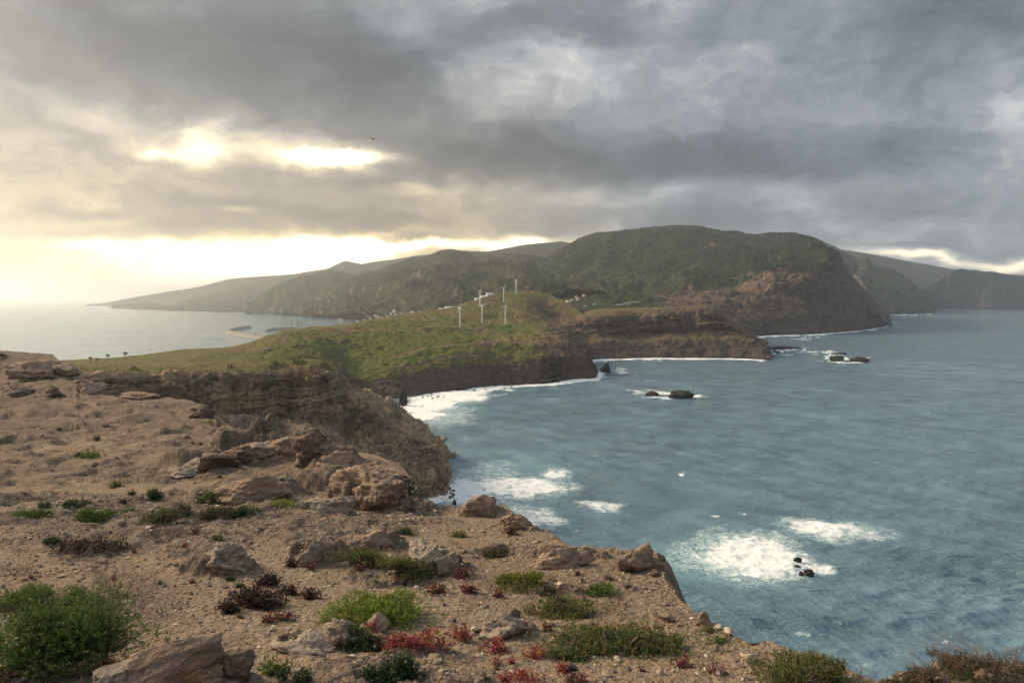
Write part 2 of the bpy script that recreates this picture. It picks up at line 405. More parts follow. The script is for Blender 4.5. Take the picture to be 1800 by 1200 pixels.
# ================================================================== LARGE STRUCTURE
def simple_hill(name, cols, mat, nr, nc, disp, bulge=0.5):
    """cols: (px, foot_py, foot_D or None, sky_py, sky_D)"""
    A = []
    for t in (0.0, 0.2, 0.45, 0.72, 1.0):
        row = []
        for (px, fp, fd, sp, sd) in cols:
            fD = Wd(px, fp) if fd is None else fd
            e = t ** (1.0 - 0.35 * bulge)
            row.append((px, fp + (sp - fp) * e, fD + (sd - fD) * t ** 1.25))
        A.append(row)
    loft(name, A, nr, nc, mat, disp, extra_back=[(900, 0.7), (2500, -10.0)])
skyfade = lambda tr, tc: 0.45 + 0.55 * sstep(np.abs(tr - 4.0), 0.1, 1.0)
# far golden ridge along the south coast
simple_hill('far_ridge', [(150, 537, None, 536, 12100), (185, 537, None, 532.5, 12112), (205, 537, None, 529, 12124), (230, 537, None, 523.5, 12148), (300, 537, None, 512, 12184), (350, 537, None, 504, 12208), (400, 537, None, 491, 12232), (440, 537, None, 487, 12256),
    (490, 537, None, 484, 12268), (540, 537, None, 480, 12280), (572, 537, None, 473, 12292), (590, 537, None, 465, 12292), (606, 537, None, 458, 12292), (622, 537, None, 461, 12292), (650, 537, None, 467, 12292), (720, 537, None, 470, 12292), (800, 537, None, 480, 12292)],
    M['hilldark'], 60, 220, disp_land(60, 1500, 25, 8, 200, 0, 50, skyfade))
simple_hill('coastal_ridge', [(196, 540, None, 539.5, 9000), (206, 541, None, 537.5, 8900), (240, 543, None, 534, 8800), (262, 544, None, 533, 8700), (286, 545, None, 537, 8600), (300, 546, None, 538, 8500), (318, 546, None, 531, 8700), (345, 547, None, 521, 9000), (400, 548, None, 510, 9300), (440, 548, None, 499, 9500), (480, 549, None, 489, 9700),
    (520, 549, None, 481, 9900), (560, 549, None, 475, 10000), (600, 549, None, 469, 10100), (650, 549, None, 462, 10200), (700, 549, None, 455, 10300), (745, 549, None, 448, 10300), (790, 549, None, 447, 10300), (850, 549, None, 460, 10300)],
    M['hilldark'], 90, 300, disp_land(70, 900, 25, 10, 150, 0, 50, skyfade))
simple_hill('pale_peak', [(780, 500, 8200, 452, 8700), (840, 500, 8200, 445, 8700), (880, 500, 8200, 438, 8700), (920, 500, 8200, 431, 8700), (955, 500, 8200, 427, 8700), (985, 500, 8200, 424, 8700), (1006, 500, 8200, 429, 8700), (1040, 500, 8200, 441, 8700), (1100, 500, 8200, 450, 8700)],
    M['hilldark'], 50, 120, disp_land(60, 1200, 20, 0, 100, 0, 50, skyfade))
simple_hill('blue_ridge', [(740, 500, 6800, 452, 7600), (790, 500, 6800, 442, 7600), (810, 500, 6800, 440, 7600), (850, 500, 6800, 443, 7600), (900, 500, 6800, 447, 7600), (940, 500, 6800, 451, 7600), (980, 500, 6800, 456, 7600), (1050, 500, 6800, 470, 7600)],
    M['hilldark'], 60, 160, disp_land(50, 700, 20, 0, 100, 0, 50, skyfade))
simple_hill('coastal_bluff', [(430, 551, None, 550, 6100), (444, 551, None, 547, 6100), (450, 552, None, 532, 6150), (468, 552, None, 513, 6300), (492, 553, None, 499, 6500), (520, 555, None, 490, 6700), (550, 556, None, 483, 6900), (582, 557, None, 475, 7000), (604, 557, None, 479, 7000), (625, 557, None, 485, 7000), (643, 557, None, 476, 7100), (665, 557, None, 480, 7100), (700, 557, None, 474, 7100), (740, 557, None, 465, 7100), (800, 557, None, 470, 7100)],
    M['hillgreen'], 110, 320, disp_land(170, 700, 60, 30, 90, 0, 50, skyfade), 0.9)
simple_hill('town_hill', [(534, 557.5, None, 557, 4700), (546, 558, None, 551, 4800), (556, 559, None, 533, 4900), (575, 560, None, 512, 5000), (604, 561, None, 497, 5100), (645, 562, 3600, 484, 5200), (700, 562, 2900, 464, 5200), (745, 560, 2700, 453, 5200), (770, 556, 2600, 446, 5200), (794, 553, 2600, 442, 5200), (815, 548, 2600, 446, 5200), (838, 544, 2600, 453, 5200), (870, 540, 2600, 451, 5200), (912, 536, 2600, 449, 5200), (955, 533, 2600, 458, 5200), (1010, 530, 2600, 470, 5300), (1080, 530, 2600, 480, 5300)],
    M['hillgreen'], 200, 420, disp_land(250, 640, 55, 24, 80, 0, 50, skyfade), 0.7)
# ---- the big wooded mountain with brown sea cliffs
m0 = [(880, 560, 2000), (950, 555, 2000), (1000, 552, 2000), (1060, 550, 2000), (1120, 549, 2000), (1180, 549, 2000), (1250, 566, 2000), (1300, 596, None), (1350, 589, None), (1400, 588, None), (1450, 586, None), (1500, 582, None), (1530, 578, None), (1557, 573, None), (1564, 566, None)]
m1 = [(880, 540, 2500), (950, 538, 2500), (1000, 536, 2500), (1060, 535, 2500), (1120, 534, 2450), (1180, 534, 2380), (1250, 540, 2290), (1300, 552, 2270), (1350, 546, 2350), (1400, 540, 2400), (1450, 538, 2460), (1500, 542, 2580), (1530, 551, 2700), (1555, 563, 2900), (1565, 563.5, None)]
m2 = [(880, 527, 3000), (950, 524, 3000), (1000, 522, 3000), (1060, 522, 2950), (1120, 521, 2850), (1180, 515, 2750), (1250, 507, 2640), (1300, 499, 2560), (1350, 490, 2520), (1395, 480, 2540), (1445, 474, 2600), (1492, 500, 2720), (1526, 530, 2830), (1553, 557, 2980), (1565, 561, None)]
m3 = [(880, 508, 3600), (950, 500, 3600), (1000, 495, 3600), (1060, 494, 3500), (1120, 492, 3400), (1180, 490, 3250), (1250, 487, 3050), (1300, 479, 2900), (1350, 470, 2820), (1400, 461, 2800), (1452, 452, 2800), (1487, 485, 2860), (1521, 518, 2980), (1551, 551, 3100), (1564, 560, None)]
m4 = [(880, 492, 4200), (950, 474, 4200), (1000, 460, 4200), (1055, 448, 4200), (1115, 444, 4200), (1180, 441, 4100), (1250, 440, 3900), (1300, 440, 3700), (1350, 438, 3500), (1400, 436, 3300), (1452, 442, 3100), (1484, 478, 3060), (1519, 514, 3180), (1550, 548, 3300), (1563, 559, None)]
m5 = [(880, 482, 4900), (945, 463, 4900), (1000, 430, 4900), (1035, 414, 4900), (1098, 403, 4900), (1160, 396, 4900), (1212, 397, 4800), (1265, 406, 4600), (1330, 410, 4400), (1392, 410, 4100), (1440, 424, 3700), (1482, 472, 3350), (1518, 511, 3350), (1549, 546, 3450), (1562, 558, None)]
loft('mountain', [m0, m1, m2, m3, m4, m5], 300, 560, M['mount'],
     disp_land(170, 520, 45, 22, 60, 10, 60, lambda tr, tc: (0.3 + 0.8 * sstep(np.abs(tr - 5), 0.05, 0.7)) * (0.25 + 0.75 * sstep(tr, 0.0, 1.6) ) * (1 - 0.88 * sstep(tc, 9.0, 11.3)), crag=20.0, cw=190.0), wr=[1.6, 1.3, 1, 1, 1], extra_back=[(700, 0.75), (1800, -10)],
     bare=lambda tr, tc, V: sstep(tc, 3.5, 6.0) * (1 - sstep(tr + 0.25 * fbm(V, 1 / 300.0, 4), 1.7, 2.25)) + 0.8 * sstep(tc, 10, 11) * (1 - sstep(tr, 2.6, 4.2)), lush=lambda tr, tc, V: 1.3 * (1 - sstep(tc, 3.5, 6.5)) * (1 - sstep(tr, 2.6, 4.0)))
# steeper headland behind the mountain, and the far cape
simple_hill('back_headland', [(1380, 556, 5200, 425, 6800), (1415, 556, 5200, 416, 6900), (1436, 556, 5300, 419, 6800), (1470, 555, 5400, 436, 6600), (1500, 554, 5500, 452, 6500), (1512, 554, 5500, 455, 6450), (1522, 553, None, 454, 6400), (1534, 553, None, 464, 6300), (1550, 553, None, 471, 6250), (1563, 553, None, 471, 6200), (1580, 552.5, None, 481, 6150), (1600, 552, None, 500, 6100), (1618, 551.5, None, 518, 6050), (1634, 551, None, 540, 5900), (1640, 550.5, None, 549, 5800)],
    M['hillgreen'], 160, 240, disp_land(150, 420, 60, 55, 90, 0, 50, lambda a, b: 0.3 + 0.7 * sstep(np.abs(a - 4), 0, 1)), 0.2)
simple_hill('misty_slope', [(1420, 510, 9000, 428, 10300), (1480, 510, 9000, 438, 10300), (1530, 510, 9000, 446, 10300), (1600, 515, 9000, 460, 10300), (1670, 520, 9000, 472, 10300), (1740, 530, 9000, 486, 10300), (1820, 540, 9000, 500, 10300)],
    M['hilldark'], 40, 100, disp_land(50, 1200, 20, 0, 100, 0, 50, skyfade))
simple_hill('far_cape', [(1604, 541, None, 519, 8000), (1615, 542, None, 511, 8000), (1640, 543, None, 498, 8000), (1662, 543, None, 482, 8000), (1676, 543, None, 476, 7800), (1690, 543, None, 473, 7800), (1702, 543, None, 475, 7800), (1740, 544, None, 478, 7750), (1765, 544, None, 482, 7750), (1800, 544, None, 484, 7750), (1840, 544, None, 478, 7750), (1900, 544, None, 490, 7750), (2000, 543, None, 510, 7750), (2100, 540, None, 538, 8000)],
    M['hilldark'], 90, 260, disp_land(90, 600, 40, 45, 120, 0, 50, skyfade), 0.1)
# ---- banded headland
b0 = [(985, 634, None), (1050, 632, None), (1120, 629.5, None), (1200, 629.5, None), (1270, 629.5, None), (1310, 630, None), (1335, 631.5, None), (1347, 632, None), (1353, 624, None)]
b1 = [(985, 608, 1400), (1050, 603, 1400), (1120, 602, 1430), (1200, 600, 1430), (1270, 598, 1430), (1308, 597, 1425), (1332, 600, 1412), (1345, 612, 1395), (1353, 621, None)]
b2 = [(985, 590, 1440), (1050, 590, 1440), (1120, 588, 1475), (1200, 586, 1475), (1270, 583, 1475), (1303, 586, 1460), (1324, 593, 1440), (1343, 608, 1420), (1352, 619, None)]
b3 = [(985, 580, 1455), (1050, 578, 1455), (1120, 574, 1488), (1200, 571, 1488), (1264, 569, 1488), (1290, 575, 1478), (1316, 588, 1460), (1340, 605, 1440), (1352, 617, None)]
b4 = [(985, 565, 1500), (1050, 553, 1500), (1120, 547, 1530), (1200, 543, 1530), (1252, 542, 1530), (1275, 555, 1520), (1304, 579, 1500), (1337, 602, 1480), (1351, 616, None)]
b5 = [(985, 556, 1750), (1050, 544, 1760), (1120, 541, 1760), (1200, 539, 1760), (1247, 538, 1760), (1268, 549, 1700), (1299, 575, 1640), (1335, 600, 1560), (1350, 615, None)]
loft('banded_headland', [b0, b1, b2, b3, b4, b5], 190, 420, M['headland'],
     disp_land(18, 80, 7, 7, 14, 6, 15, lambda tr, tc: (1 - 0.75 * sstep(tc, 6.8, 8)) * (0.3 + 0.7 * (1 - sstep(tr, 4.0, 4.6))), crag=10.0, cw=45.0), wr=[1.5, 0.8, 0.6, 1.3, 0.6], extra_back=[(180, 0.85), (400, 0.3)], bare=lambda tr, tc, V: 0.55 + 0.45 * (1 - sstep(tr, 0.8, 1.1)) - 0.5 * sstep(tr, 4.0, 4.6) - 0.35 * sstep(np.sin(tr * 6.3), 0.3, 0.9))
# ---- green peninsula with the wind farm
A_ = [[(60, 668, 400), (100, 668, 400), (200, 668, 400), (300, 668, 405), (400, 668, 430), (500, 690, 520), (560, 702, 640), (612, 703, None), (700, 699, None), (800, 686, None), (870, 678, None), (925, 676, None), (965, 673, None), (1000, 668, None), (1030, 665, None), (1045, 664, None), (1050, 659, None)],
 [(60, 652, 440), (100, 652, 440), (200, 652, 440), (300, 651, 445), (400, 650, 455), (500, 658, 580), (560, 662, 700), (612, 672, 840), (700, 659, 868), (800, 641, 935), (870, 634, 975), (925, 630, 995), (965, 628, 1010), (1000, 627, 1050), (1027, 632, 1066), (1042, 648, 1066), (1050.5, 656, None)],
 [(60, 649, 500), (100, 649, 500), (200, 648.5, 505), (300, 648, 520), (400, 646, 545), (500, 645, 660), (560, 650, 760), (612, 655, 880), (700, 641, 905), (800, 622, 965), (870, 619, 1005), (925, 618, 1025), (965, 616, 1040), (1000, 616, 1075), (1026, 626, 1080), (1041, 643, 1080), (1050, 652, None)],
 [(60, 645, 580), (100, 645, 580), (200, 643.5, 600), (300, 640, 640), (400, 634, 690), (500, 625, 770), (560, 628, 840), (612, 629, 940), (700, 618, 965), (800, 602, 1035), (870, 597, 1075), (925, 596, 1090), (965, 596, 1105), (1000, 602, 1115), (1024, 620, 1100), (1040, 640, 1100), (1048, 646, None)],
 [(60, 643, 650), (100, 641, 650), (200, 637.5, 690), (300, 629, 760), (400, 621, 800), (500, 605, 880), (560, 601, 960), (612, 599, 1020), (700, 588, 1090), (800, 577, 1195), (870, 572, 1280), (925, 572, 1290), (965, 577, 1280), (998, 592, 1220), (1022, 616, 1140), (1038, 637, 1160), (1044, 639, None)],
 [(60, 642, 700), (100, 639, 700), (200, 634.5, 740), (300, 623, 820), (400, 615, 880), (500, 593, 970), (560, 586, 1040), (612, 583, 1090), (700, 570, 1210), (800, 556, 1370), (870, 543, 1490), (925, 540, 1540), (962, 556, 1570), (1000, 573, 1520), (1022, 594, 1480), (1036, 620, 1400), (1040, 634, None)],
 [(60, 641, 720), (100, 638, 725), (200, 632, 780), (300, 618, 870), (400, 611, 940), (500, 583, 1050), (560, 576, 1110), (612, 571, 1170), (700, 554, 1360), (800, 539, 1480), (870, 517, 1640), (925, 511, 1690), (962, 517, 1690), (1000, 534, 1640), (1022, 552, 1580), (1034, 600, 1480), (1037, 631, None)]]
loft('green_peninsula', A_, 300, 860, M['penin'],
     disp_land(16, 80, 5.5, 7.5, 10, 4.0, 11, lambda tr, tc: (1 - 0.8 * sstep(tc, 14.2, 16)) * (0.35 + 0.65 * sstep(np.abs(tr - 6), 0.0, 0.9)) * (0.22 + 0.78 * sstep(tc, 2.0, 6.0)), crag=9.0, cw=40.0),
     wr=[1.6, 0.8, 1.0, 1.1, 0.9, 0.9], extra_back=[(70, 0.9), (320, -6.0)],
     bare=lambda tr, tc, V: np.clip(0.9 * (1 - sstep(tr, 0.75, 1.15)) * sstep(tc, 5.5, 7) + 0.7 * sstep(np.sin(tr * 5.2 + 1.6 * fbm(V, 1 / 90.0, 3)), 0.45, 0.8) * sstep(tc, 6.5, 8.5) * (1 - sstep(tr, 3.6, 4)) + 0.9 * sstep(tc + 1.0 * fbm(V + 60, 1 / 90.0, 4), 11.0, 12.8) * (1 - sstep(tr, 5.0, 5.9)), 0, 1.2), lush=lambda tr, tc, V: (0.1 + 0.9 * (1 - sstep(np.abs(tr - 2.5), 0.9, 1.9)) * sstep(tc, 3.5, 5.5)) * (1 - sstep(tc + 1.3 * fbm(V, 1 / 120.0, 4), 9.0, 12.0)))
# ---- near striated cliff with the descending spur
N_ = [[(60, 985, None), (180, 970, None), (240, 960, None), (320, 950, None), (400, 940, None), (480, 935, None), (540, 930, None), (570, 925, None), (590, 920, None), (630, 910, None), (680, 900, None), (730, 887, None), (750, 882, None), (768, 879, None), (779, 877, None)],
 [(60, 760, 300), (180, 760, 318), (240, 765, 328), (320, 770, 340), (400, 780, 345), (480, 790, 350), (540, 800, 352), (570, 805, 355), (590, 815, 358), (630, 832, 366), (680, 852, 382), (728, 870, 404), (750, 876, None), (769, 876, None), (780.5, 875, None)],
 [(60, 700, 305), (180, 706, 335), (240, 706, 350), (320, 713, 365), (400, 726, 376), (480, 736, 384), (540, 737, 388), (573, 737, 392), (595, 752, 392), (635, 777, 395), (685, 802, 400), (733, 828, 408), (757, 850, 414), (774, 865, 418), (782.5, 873, None)],
 [(60, 675, 310), (180, 680, 340), (240, 682, 355), (320, 682, 370), (400, 685, 382), (480, 685, 392), (545, 680, 397), (582, 690, 402), (600, 716, 404), (640, 741, 408), (690, 771, 412), (740, 790, 420), (768, 818, 424), (780, 852, 424), (784, 870, None)],
 [(60, 655, 315), (180, 657, 345), (240, 656, 360), (320, 654, 375), (400, 653, 390), (480, 650, 400), (545, 642, 405), (583, 652, 410), (603, 690, 415), (645, 709, 420), (695, 746, 425), (744, 768, 428), (771, 790, 430), (782, 838, 430), (785, 866, None)],
 [(60, 652.5, 400), (180, 651.5, 405), (240, 651, 410), (320, 650, 415), (400, 648, 425), (480, 646.5, 435), (547, 640, 440), (588, 648, 450), (612, 688, 450), (655, 702, 460), (706, 737, 470), (752, 763, 470), (776, 788, 465), (786, 835, 455), (787, 862, None)]]
loft('near_cliff', N_, 230, 620, M['ncliff'],
     disp_land(9, 36, 1.3, 1.7, 5.0, 1.9, 6.0, lambda tr, tc: (1 - 0.8 * sstep(tc, 13, 14)) * (0.28 + 0.72 * sstep(np.abs(tr - 4.05), 0.0, 0.35)) * (1 - 0.8 * sstep(tr, 4.3, 4.8) * (1 - sstep(tc, 7, 8))), seed=31.0, crag=9.0, cw=24.0, cmin=0.7),
     wr=[0.3, 0.8, 1.3, 1.2, 0.5], extra_back=[(40, 0.95), (80, -4)], bare=lambda tr, tc, V: 1.3 - 1.3 * sstep(tr, 3.75, 4.1) + 0.8 * sstep(tc, 7.2, 8.5))

# ================================================================== SEA
def seg_dist(px, py, pts, ky):
    d = np.full(px.shape, 1e9)
    for (x0, y0), (x1, y1) in zip(pts[:-1], pts[1:]):
        dx, dy = x1 - x0, (y1 - y0) * ky
        t = np.clip(((px - x0) * dx + (py - y0) * ky * dy) / (dx * dx + dy * dy + 1e-9), 0, 1)
        d = np.minimum(d, np.hypot(px - x0 - t * dx, (py - y0) * ky - t * dy))
    return d
def build_sea():
    rows = np.concatenate([np.linspace(528.2, 560, 24)[:-1], np.linspace(560, 1230, 430), [1290, 1400, 1600]])
    cols = np.concatenate([[-900, -600, -300], np.linspace(-100, 690, 140)[:-1], np.linspace(690, 1830, 560), [2000, 2300, 2700]])
    PX, PY = np.meshgrid(cols, rows); V = W(PX, PY); V[..., 2] = 0
    V[0, :, 1] = np.maximum(V[0, :, 1], 45000)
    # foam: breakers over the reefs, along the beaches and at the foot of the rocks
    f = np.zeros(PX.shape); aer = np.zeros(PX.shape)
    wpx = 34 * fbm(V, 1 / 38.0, 5, 0.6) ; wpy = 12 * fbm(V + 90, 1 / 38.0, 5, 0.6)
    X = PX + wpx; Y = PY + wpy
    for (cx, cy, rx, ry, rot, a) in [(1330, 980, 175, 66, 6, 1.08), (1260, 975, 120, 45, 0, 0.75), (1440, 1003, 60, 20, 0, 0.9), (1450, 927, 145, 30, 9, 1.0), (1530, 942, 80, 14, 8, 0.7), (1055, 893, 60, 18, 0, 0.85), (985, 832, 48, 15, 0, 1.0), (900, 858, 165, 30, 0, 1.05), (820, 866, 95, 42, 0, 1.1), (945, 907, 80, 20, 8, 0.8), (850, 835, 90, 36, 0, 0.62),
        (748, 714, 90, 44, -22, 1.2), (820, 695, 100, 26, -14, 1.1), (725, 745, 40, 24, 0, 1.1), (770, 735, 100, 26, 0, 0.62), (880, 680, 50, 11, -8, 1.2), (1085, 656, 45, 6, 0, 0.8), (1165, 692, 110, 8, 3, 0.95), (1205, 697, 60, 9, 0, 1.1), (1480, 633, 75, 5, 2, 1.1), (1445, 620, 80, 4, 4, 0.95), (1370, 621, 45, 4, 0, 0.9), (1385, 612.5, 70, 3.0, 0, 0.9),
        (1210, 835, 14, 6, 0, 1.0), (1258, 909, 12, 5, 0, 1.0), (1293, 893, 8, 3, 0, 0.9), (1560, 571, 26, 3.5, 0, 1.1), (1420, 592, 50, 2.5, 0, 0.9), (1600, 553, 45, 1.5, 0, 1.0), (1520, 1163, 26, 5, 10, 0.7), (1620, 1110, 20, 4, 10, 0.62), (1010, 858, 25, 8, 0, .8), (870, 900, 110, 22, 0, 0.7)]:
        c, s = math.cos(R(rot)), math.sin(R(rot)); dx, dy = X - cx, Y - cy
        r = np.hypot((dx * c + dy * s) / rx, (-dx * s + dy * c) / ry)
        f = np.maximum(f, a * (1 - sstep(r, 0.25, 1.0)))
    rc = np.random.RandomState(9)
    for k in range(22):                                            # scattered whitecaps
        cx = rc.uniform(880, 1790); cy_ = 600 + 590 * rc.uniform() ** 1.2; sc_ = (cy_ - 560) / 400.0
        f = np.maximum(f, rc.uniform(0.45, 0.75) * (1 - sstep(np.hypot((X - cx) / (rc.uniform(7, 20) * (0.35 + sc_)), (Y - cy_) / (rc.uniform(2.0, 4.5) * (0.35 + sc_))), 0.2, 1.0)))
    for (pts, w, a) in [([(700, 752), (697, 728), (712, 712), (740, 706), (800, 690), (850, 682), (900, 678), (960, 674), (1005, 669), (1046, 665), (1056, 656)], 7, 1.2),
        ([(1036, 633), (1120, 630.2), (1200, 630.2), (1280, 630.2), (1340, 633), (1352, 628)], 4, 1.15), ([(1290, 597), (1350, 590), (1400, 589), (1450, 587), (1500, 583), (1530, 579), (1558, 574)], 3.5, 1.1), ([(1560, 553.5), (1600, 552.5), (1640, 551.5)], 1.6, 1.0), ([(735, 887), (770, 879), (786, 872), (800, 860)], 12, 1.2)]:
        f = np.maximum(f, a * (1 - sstep(seg_dist(PX, PY + 0.2 * wpy, pts, 2.2), 0.15 * w * 2.2, w * 2.2)))
    for (cx, cy, rx, ry, a) in [(900, 850, 260, 110, 0.7), (780, 730, 170, 70, 0.6), (1270, 985, 230, 85, 1.0), (1450, 930, 170, 40, 0.8), (1200, 690, 130, 22, 0.6), (880, 930, 200, 60, .5)]:
        aer = np.maximum(aer, a * (1 - sstep(np.hypot((X - cx) / rx, (Y - cy) / ry), 0.2, 1.0)))
    # wind waves: many crossing trains, each only where the grid can carry it
    rng = np.random.RandomState(3)
    cell = np.abs(np.gradient(V[..., 1], axis=0)); cellx = np.abs(np.gradient(V[..., 0], axis=1)); cell = np.maximum(cell, cellx)
    h = np.zeros(PX.shape); dxs = np.zeros(PX.shape); dys = np.zeros(PX.shape)
    grp = 0.65 + 0.7 * fbm(V, 1 / 160.0, 2)
    for k in range(46):
        lam = 4.0 * (90.0 / 4.0) ** (k / 45.0); th = R(205) + rng.normal() * (0.55 if lam < 30 else 0.25)
        kx, ky = math.sin(th), math.cos(th); amp = 0.056 * lam ** 0.42 * rng.uniform(0.6, 1.2)
        ph = 2 * math.pi * ((V[..., 0] * kx + V[..., 1] * ky) / lam + rng.uniform()) + 1.2 * fbm(V + 50 * k, 1 / (lam * 5), 1)
        fade = sstep(lam / cell, 2.2, 5.0)
        h += amp * fade * np.sin(ph); q = 0.7 * amp * fade * np.cos(ph); dxs += q * kx; dys += q * ky
    land = (PX > 690).astype(float)
    V[..., 2] += h * grp * (0.45 + 0.55 * land) + 0.5 * np.clip(f, 0, 1) * (0.5 + fbm(V, 1 / 6.0, 3))
    V[..., 0] += dxs; V[..., 1] += dys
    me = mesh_from('sea', V.reshape(-1, 3), grid_faces(len(rows), len(cols))[:, ::-1], M['sea'], True, {'foam': f, 'aer': aer})
    tag(link('sea', me), kind='structure'); SURF['sea'] = V
def sea_mat():
    m, T = new_mat('sea_water')
    p = T.pos(); f = T.attr('foam'); ae = T.attr('aer')
    x, y, z = T.xyz(p)
    st = T.comb(T.mul(x, 0.55), y, 0.0)
    n1 = T.noise(p, 0.16, 6, 0.62, 0.8); n2 = T.noise(st, 0.9, 5, 0.65); n3 = T.noise(p, 0.035, 4, 0.6)
    wb = T.noise(T.v('ADD', T.comb(T.mul(x, 0.75), y, 0.0), T.v('SCALE', T.noise(p, 0.22, 4, 0.6, color=True), sc=5.0)), 0.36, 4, 0.62, 0.9)
    lace = T.map(T.m('ABSOLUTE', T.sub(wb, 0.5)), 0.0, 0.055, 1.0, 0.0)
    t = T.add(f, T.add(T.mul(T.sub(n1, 0.5), 1.6), T.mul(T.sub(n2, 0.5), 0.5)))
    streak = T.noise(T.comb(T.mul(x, 0.35), T.mul(y, 0.9), 0.0), 1.1, 6, 0.7, 1.5)
    t = T.add(t, T.mul(T.sub(streak, 0.5), 0.8))
    foam = T.mul(T.map(t, 0.42, 1.10), T.map(T.add(streak, T.mul(f, 0.40)), 0.40, 0.80, 0.45, 1.0))
    thin = T.mul(T.mul(T.map(T.add(T.add(f, T.mul(ae, 0.42)), T.mul(T.sub(n1, 0.5), 1.1)), 0.25, 0.75), lace), 0.75)
    foam = T.m('MAXIMUM', foam, thin)
    deep = T.mix(T.map(n3, 0.3, 0.7), (0.100, 0.176, 0.230), (0.165, 0.270, 0.335))
    body = T.mix(T.mul(T.map(T.add(ae, T.mul(T.sub(n1, 0.5), 0.8)), 0.25, 1.1), 0.75), deep, (0.20, 0.38, 0.42))
    rp = T.comb(T.add(T.mul(x, 0.45), T.mul(y, -0.25)), T.add(T.mul(y, 1.0), T.mul(x, 0.2)), 0.0)
    rip = T.add(T.mul(T.noise(rp, 0.28, 5, 0.68, 0.5), 1.3), T.mul(T.noise(rp, 1.2, 4, 0.65, 0.4), 0.5))
    gust = T.map(T.noise(T.comb(T.mul(x, 0.5), y, 0.0), 0.011, 4, 0.6, 0.6), 0.35, 0.68, 0.45, 1.25)
    nb = T.bump(T.mul(rip, gust), 1.0, 1.8)
    w = T.node('ShaderNodeBsdfPrincipled'); T.put(w.inputs['Base Color'], body); w.inputs['Roughness'].default_value = 0.10
    w.inputs['IOR'].default_value = 1.33; T.put(w.inputs['Normal'], nb)
    fo = T.node('ShaderNodeBsdfPrincipled'); fc = T.mix(T.map(T.add(foam, T.mul(T.sub(n2, 0.5), 0.7)), 0.2, 0.95), (0.50, 0.66, 0.70), (0.88, 0.90, 0.90)); T.put(fo.inputs['Base Color'], fc)
    fo.inputs['Roughness'].default_value = 0.85; fo.inputs['Specular IOR Level'].default_value = 0.1
    T.put(fo.inputs['Normal'], T.bump(T.add(n2, n1), 0.6, 1.0))
    ms = T.node('ShaderNodeMixShader'); T.put(ms.inputs[0], foam)
    T.t.links.new(w.outputs[0], ms.inputs[1]); T.t.links.new(fo.outputs[0], ms.inputs[2])
    o = T.node('ShaderNodeOutputMaterial'); T.t.links.new(ms.outputs[0], o.inputs[0])
    return m
M['sea'] = sea_mat()
build_sea()

# ================================================================== FOREGROUND CLIFFTOP
D0_PY = np.array([600, 618, 650, 690, 720, 760, 800, 850, 900, 950, 1000, 1100, 1200, 1300, 1450, 1700, 2400, 4200], float)
D0_D = np.array([126, 122, 112, 92, 66, 47, 35.5, 26, 19.2, 14.6, 11.7, 8.3, 6.3, 5.0, 3.8, 2.65, 1.5, 0.72], float)
def D0(py): return np.exp(np.interp(py, D0_PY, np.log(D0_D)))
RIM = np.array([(-900, 640), (-300, 622), (-60, 616), (0, 617), (60, 619), (92, 622), (104, 634), (122, 638), (135, 643), (139, 660), (150, 676), (178, 692), (215, 700), (250, 699), (290, 697), (330, 704), (368, 716), (384, 734), (410, 752), (440, 764), (520, 775), (570, 789), (640, 799), (702, 813), (720, 838), (727, 872), (742, 884), (815, 889), (850, 880), (884, 886), (905, 907), (945, 926), (975, 944), (1000, 957), (1090, 964), (1152, 968), (1164, 986), (1168, 1012), (1192, 1050), (1222, 1072), (1252, 1094), (1296, 1122), (1360, 1132), (1450, 1152), (1510, 1186), (1555, 1212), (1600, 1190), (1650, 1166), (1720, 1157), (1800, 1166), (1900, 1160), (2300, 1120), (2700, 1100)], float)
MOUNDS = [(60, 662, 190, 150, 6, 0), (350, 815, 130, 110, 20, 12), (430, 800, 130, 120, 34, 12), (510, 800, 130, 120, 38, 10), (575, 820, 110, 120, 26, 0),
    (430, 872, 230, 120, 24, 8), (560, 850, 170, 130, 26, 0), (655, 880, 190, 200, 48, 0), (720, 892, 110, 90, 14, 0), (846, 900, 100, 80, 12, 0), (930, 930, 140, 70, 8, -15),
    (388, 1006, 160, 90, 26, 6), (556, 985, 130, 100, 34, 20), (650, 962, 150, 80, 24, 0), (760, 1002, 150, 90, 24, 0), (990, 985, 170, 70, 14, 0), (1120, 1000, 130, 80, 14, 0),
    (590, 1132, 260, 80, 14, 0), (885, 1108, 130, 70, 10, 10), (300, 1205, 340, 150, 12, 10), (1690, 1195, 320, 120, 12, 0), (250, 945, 330, 70, 9, 0), (230, 755, 300, 60, 5, 0), (250, 845, 260, 60, 7, 0), (352, 730, 90, 80, 10, 0), (1000, 1040, 300, 60, 6, 0)]
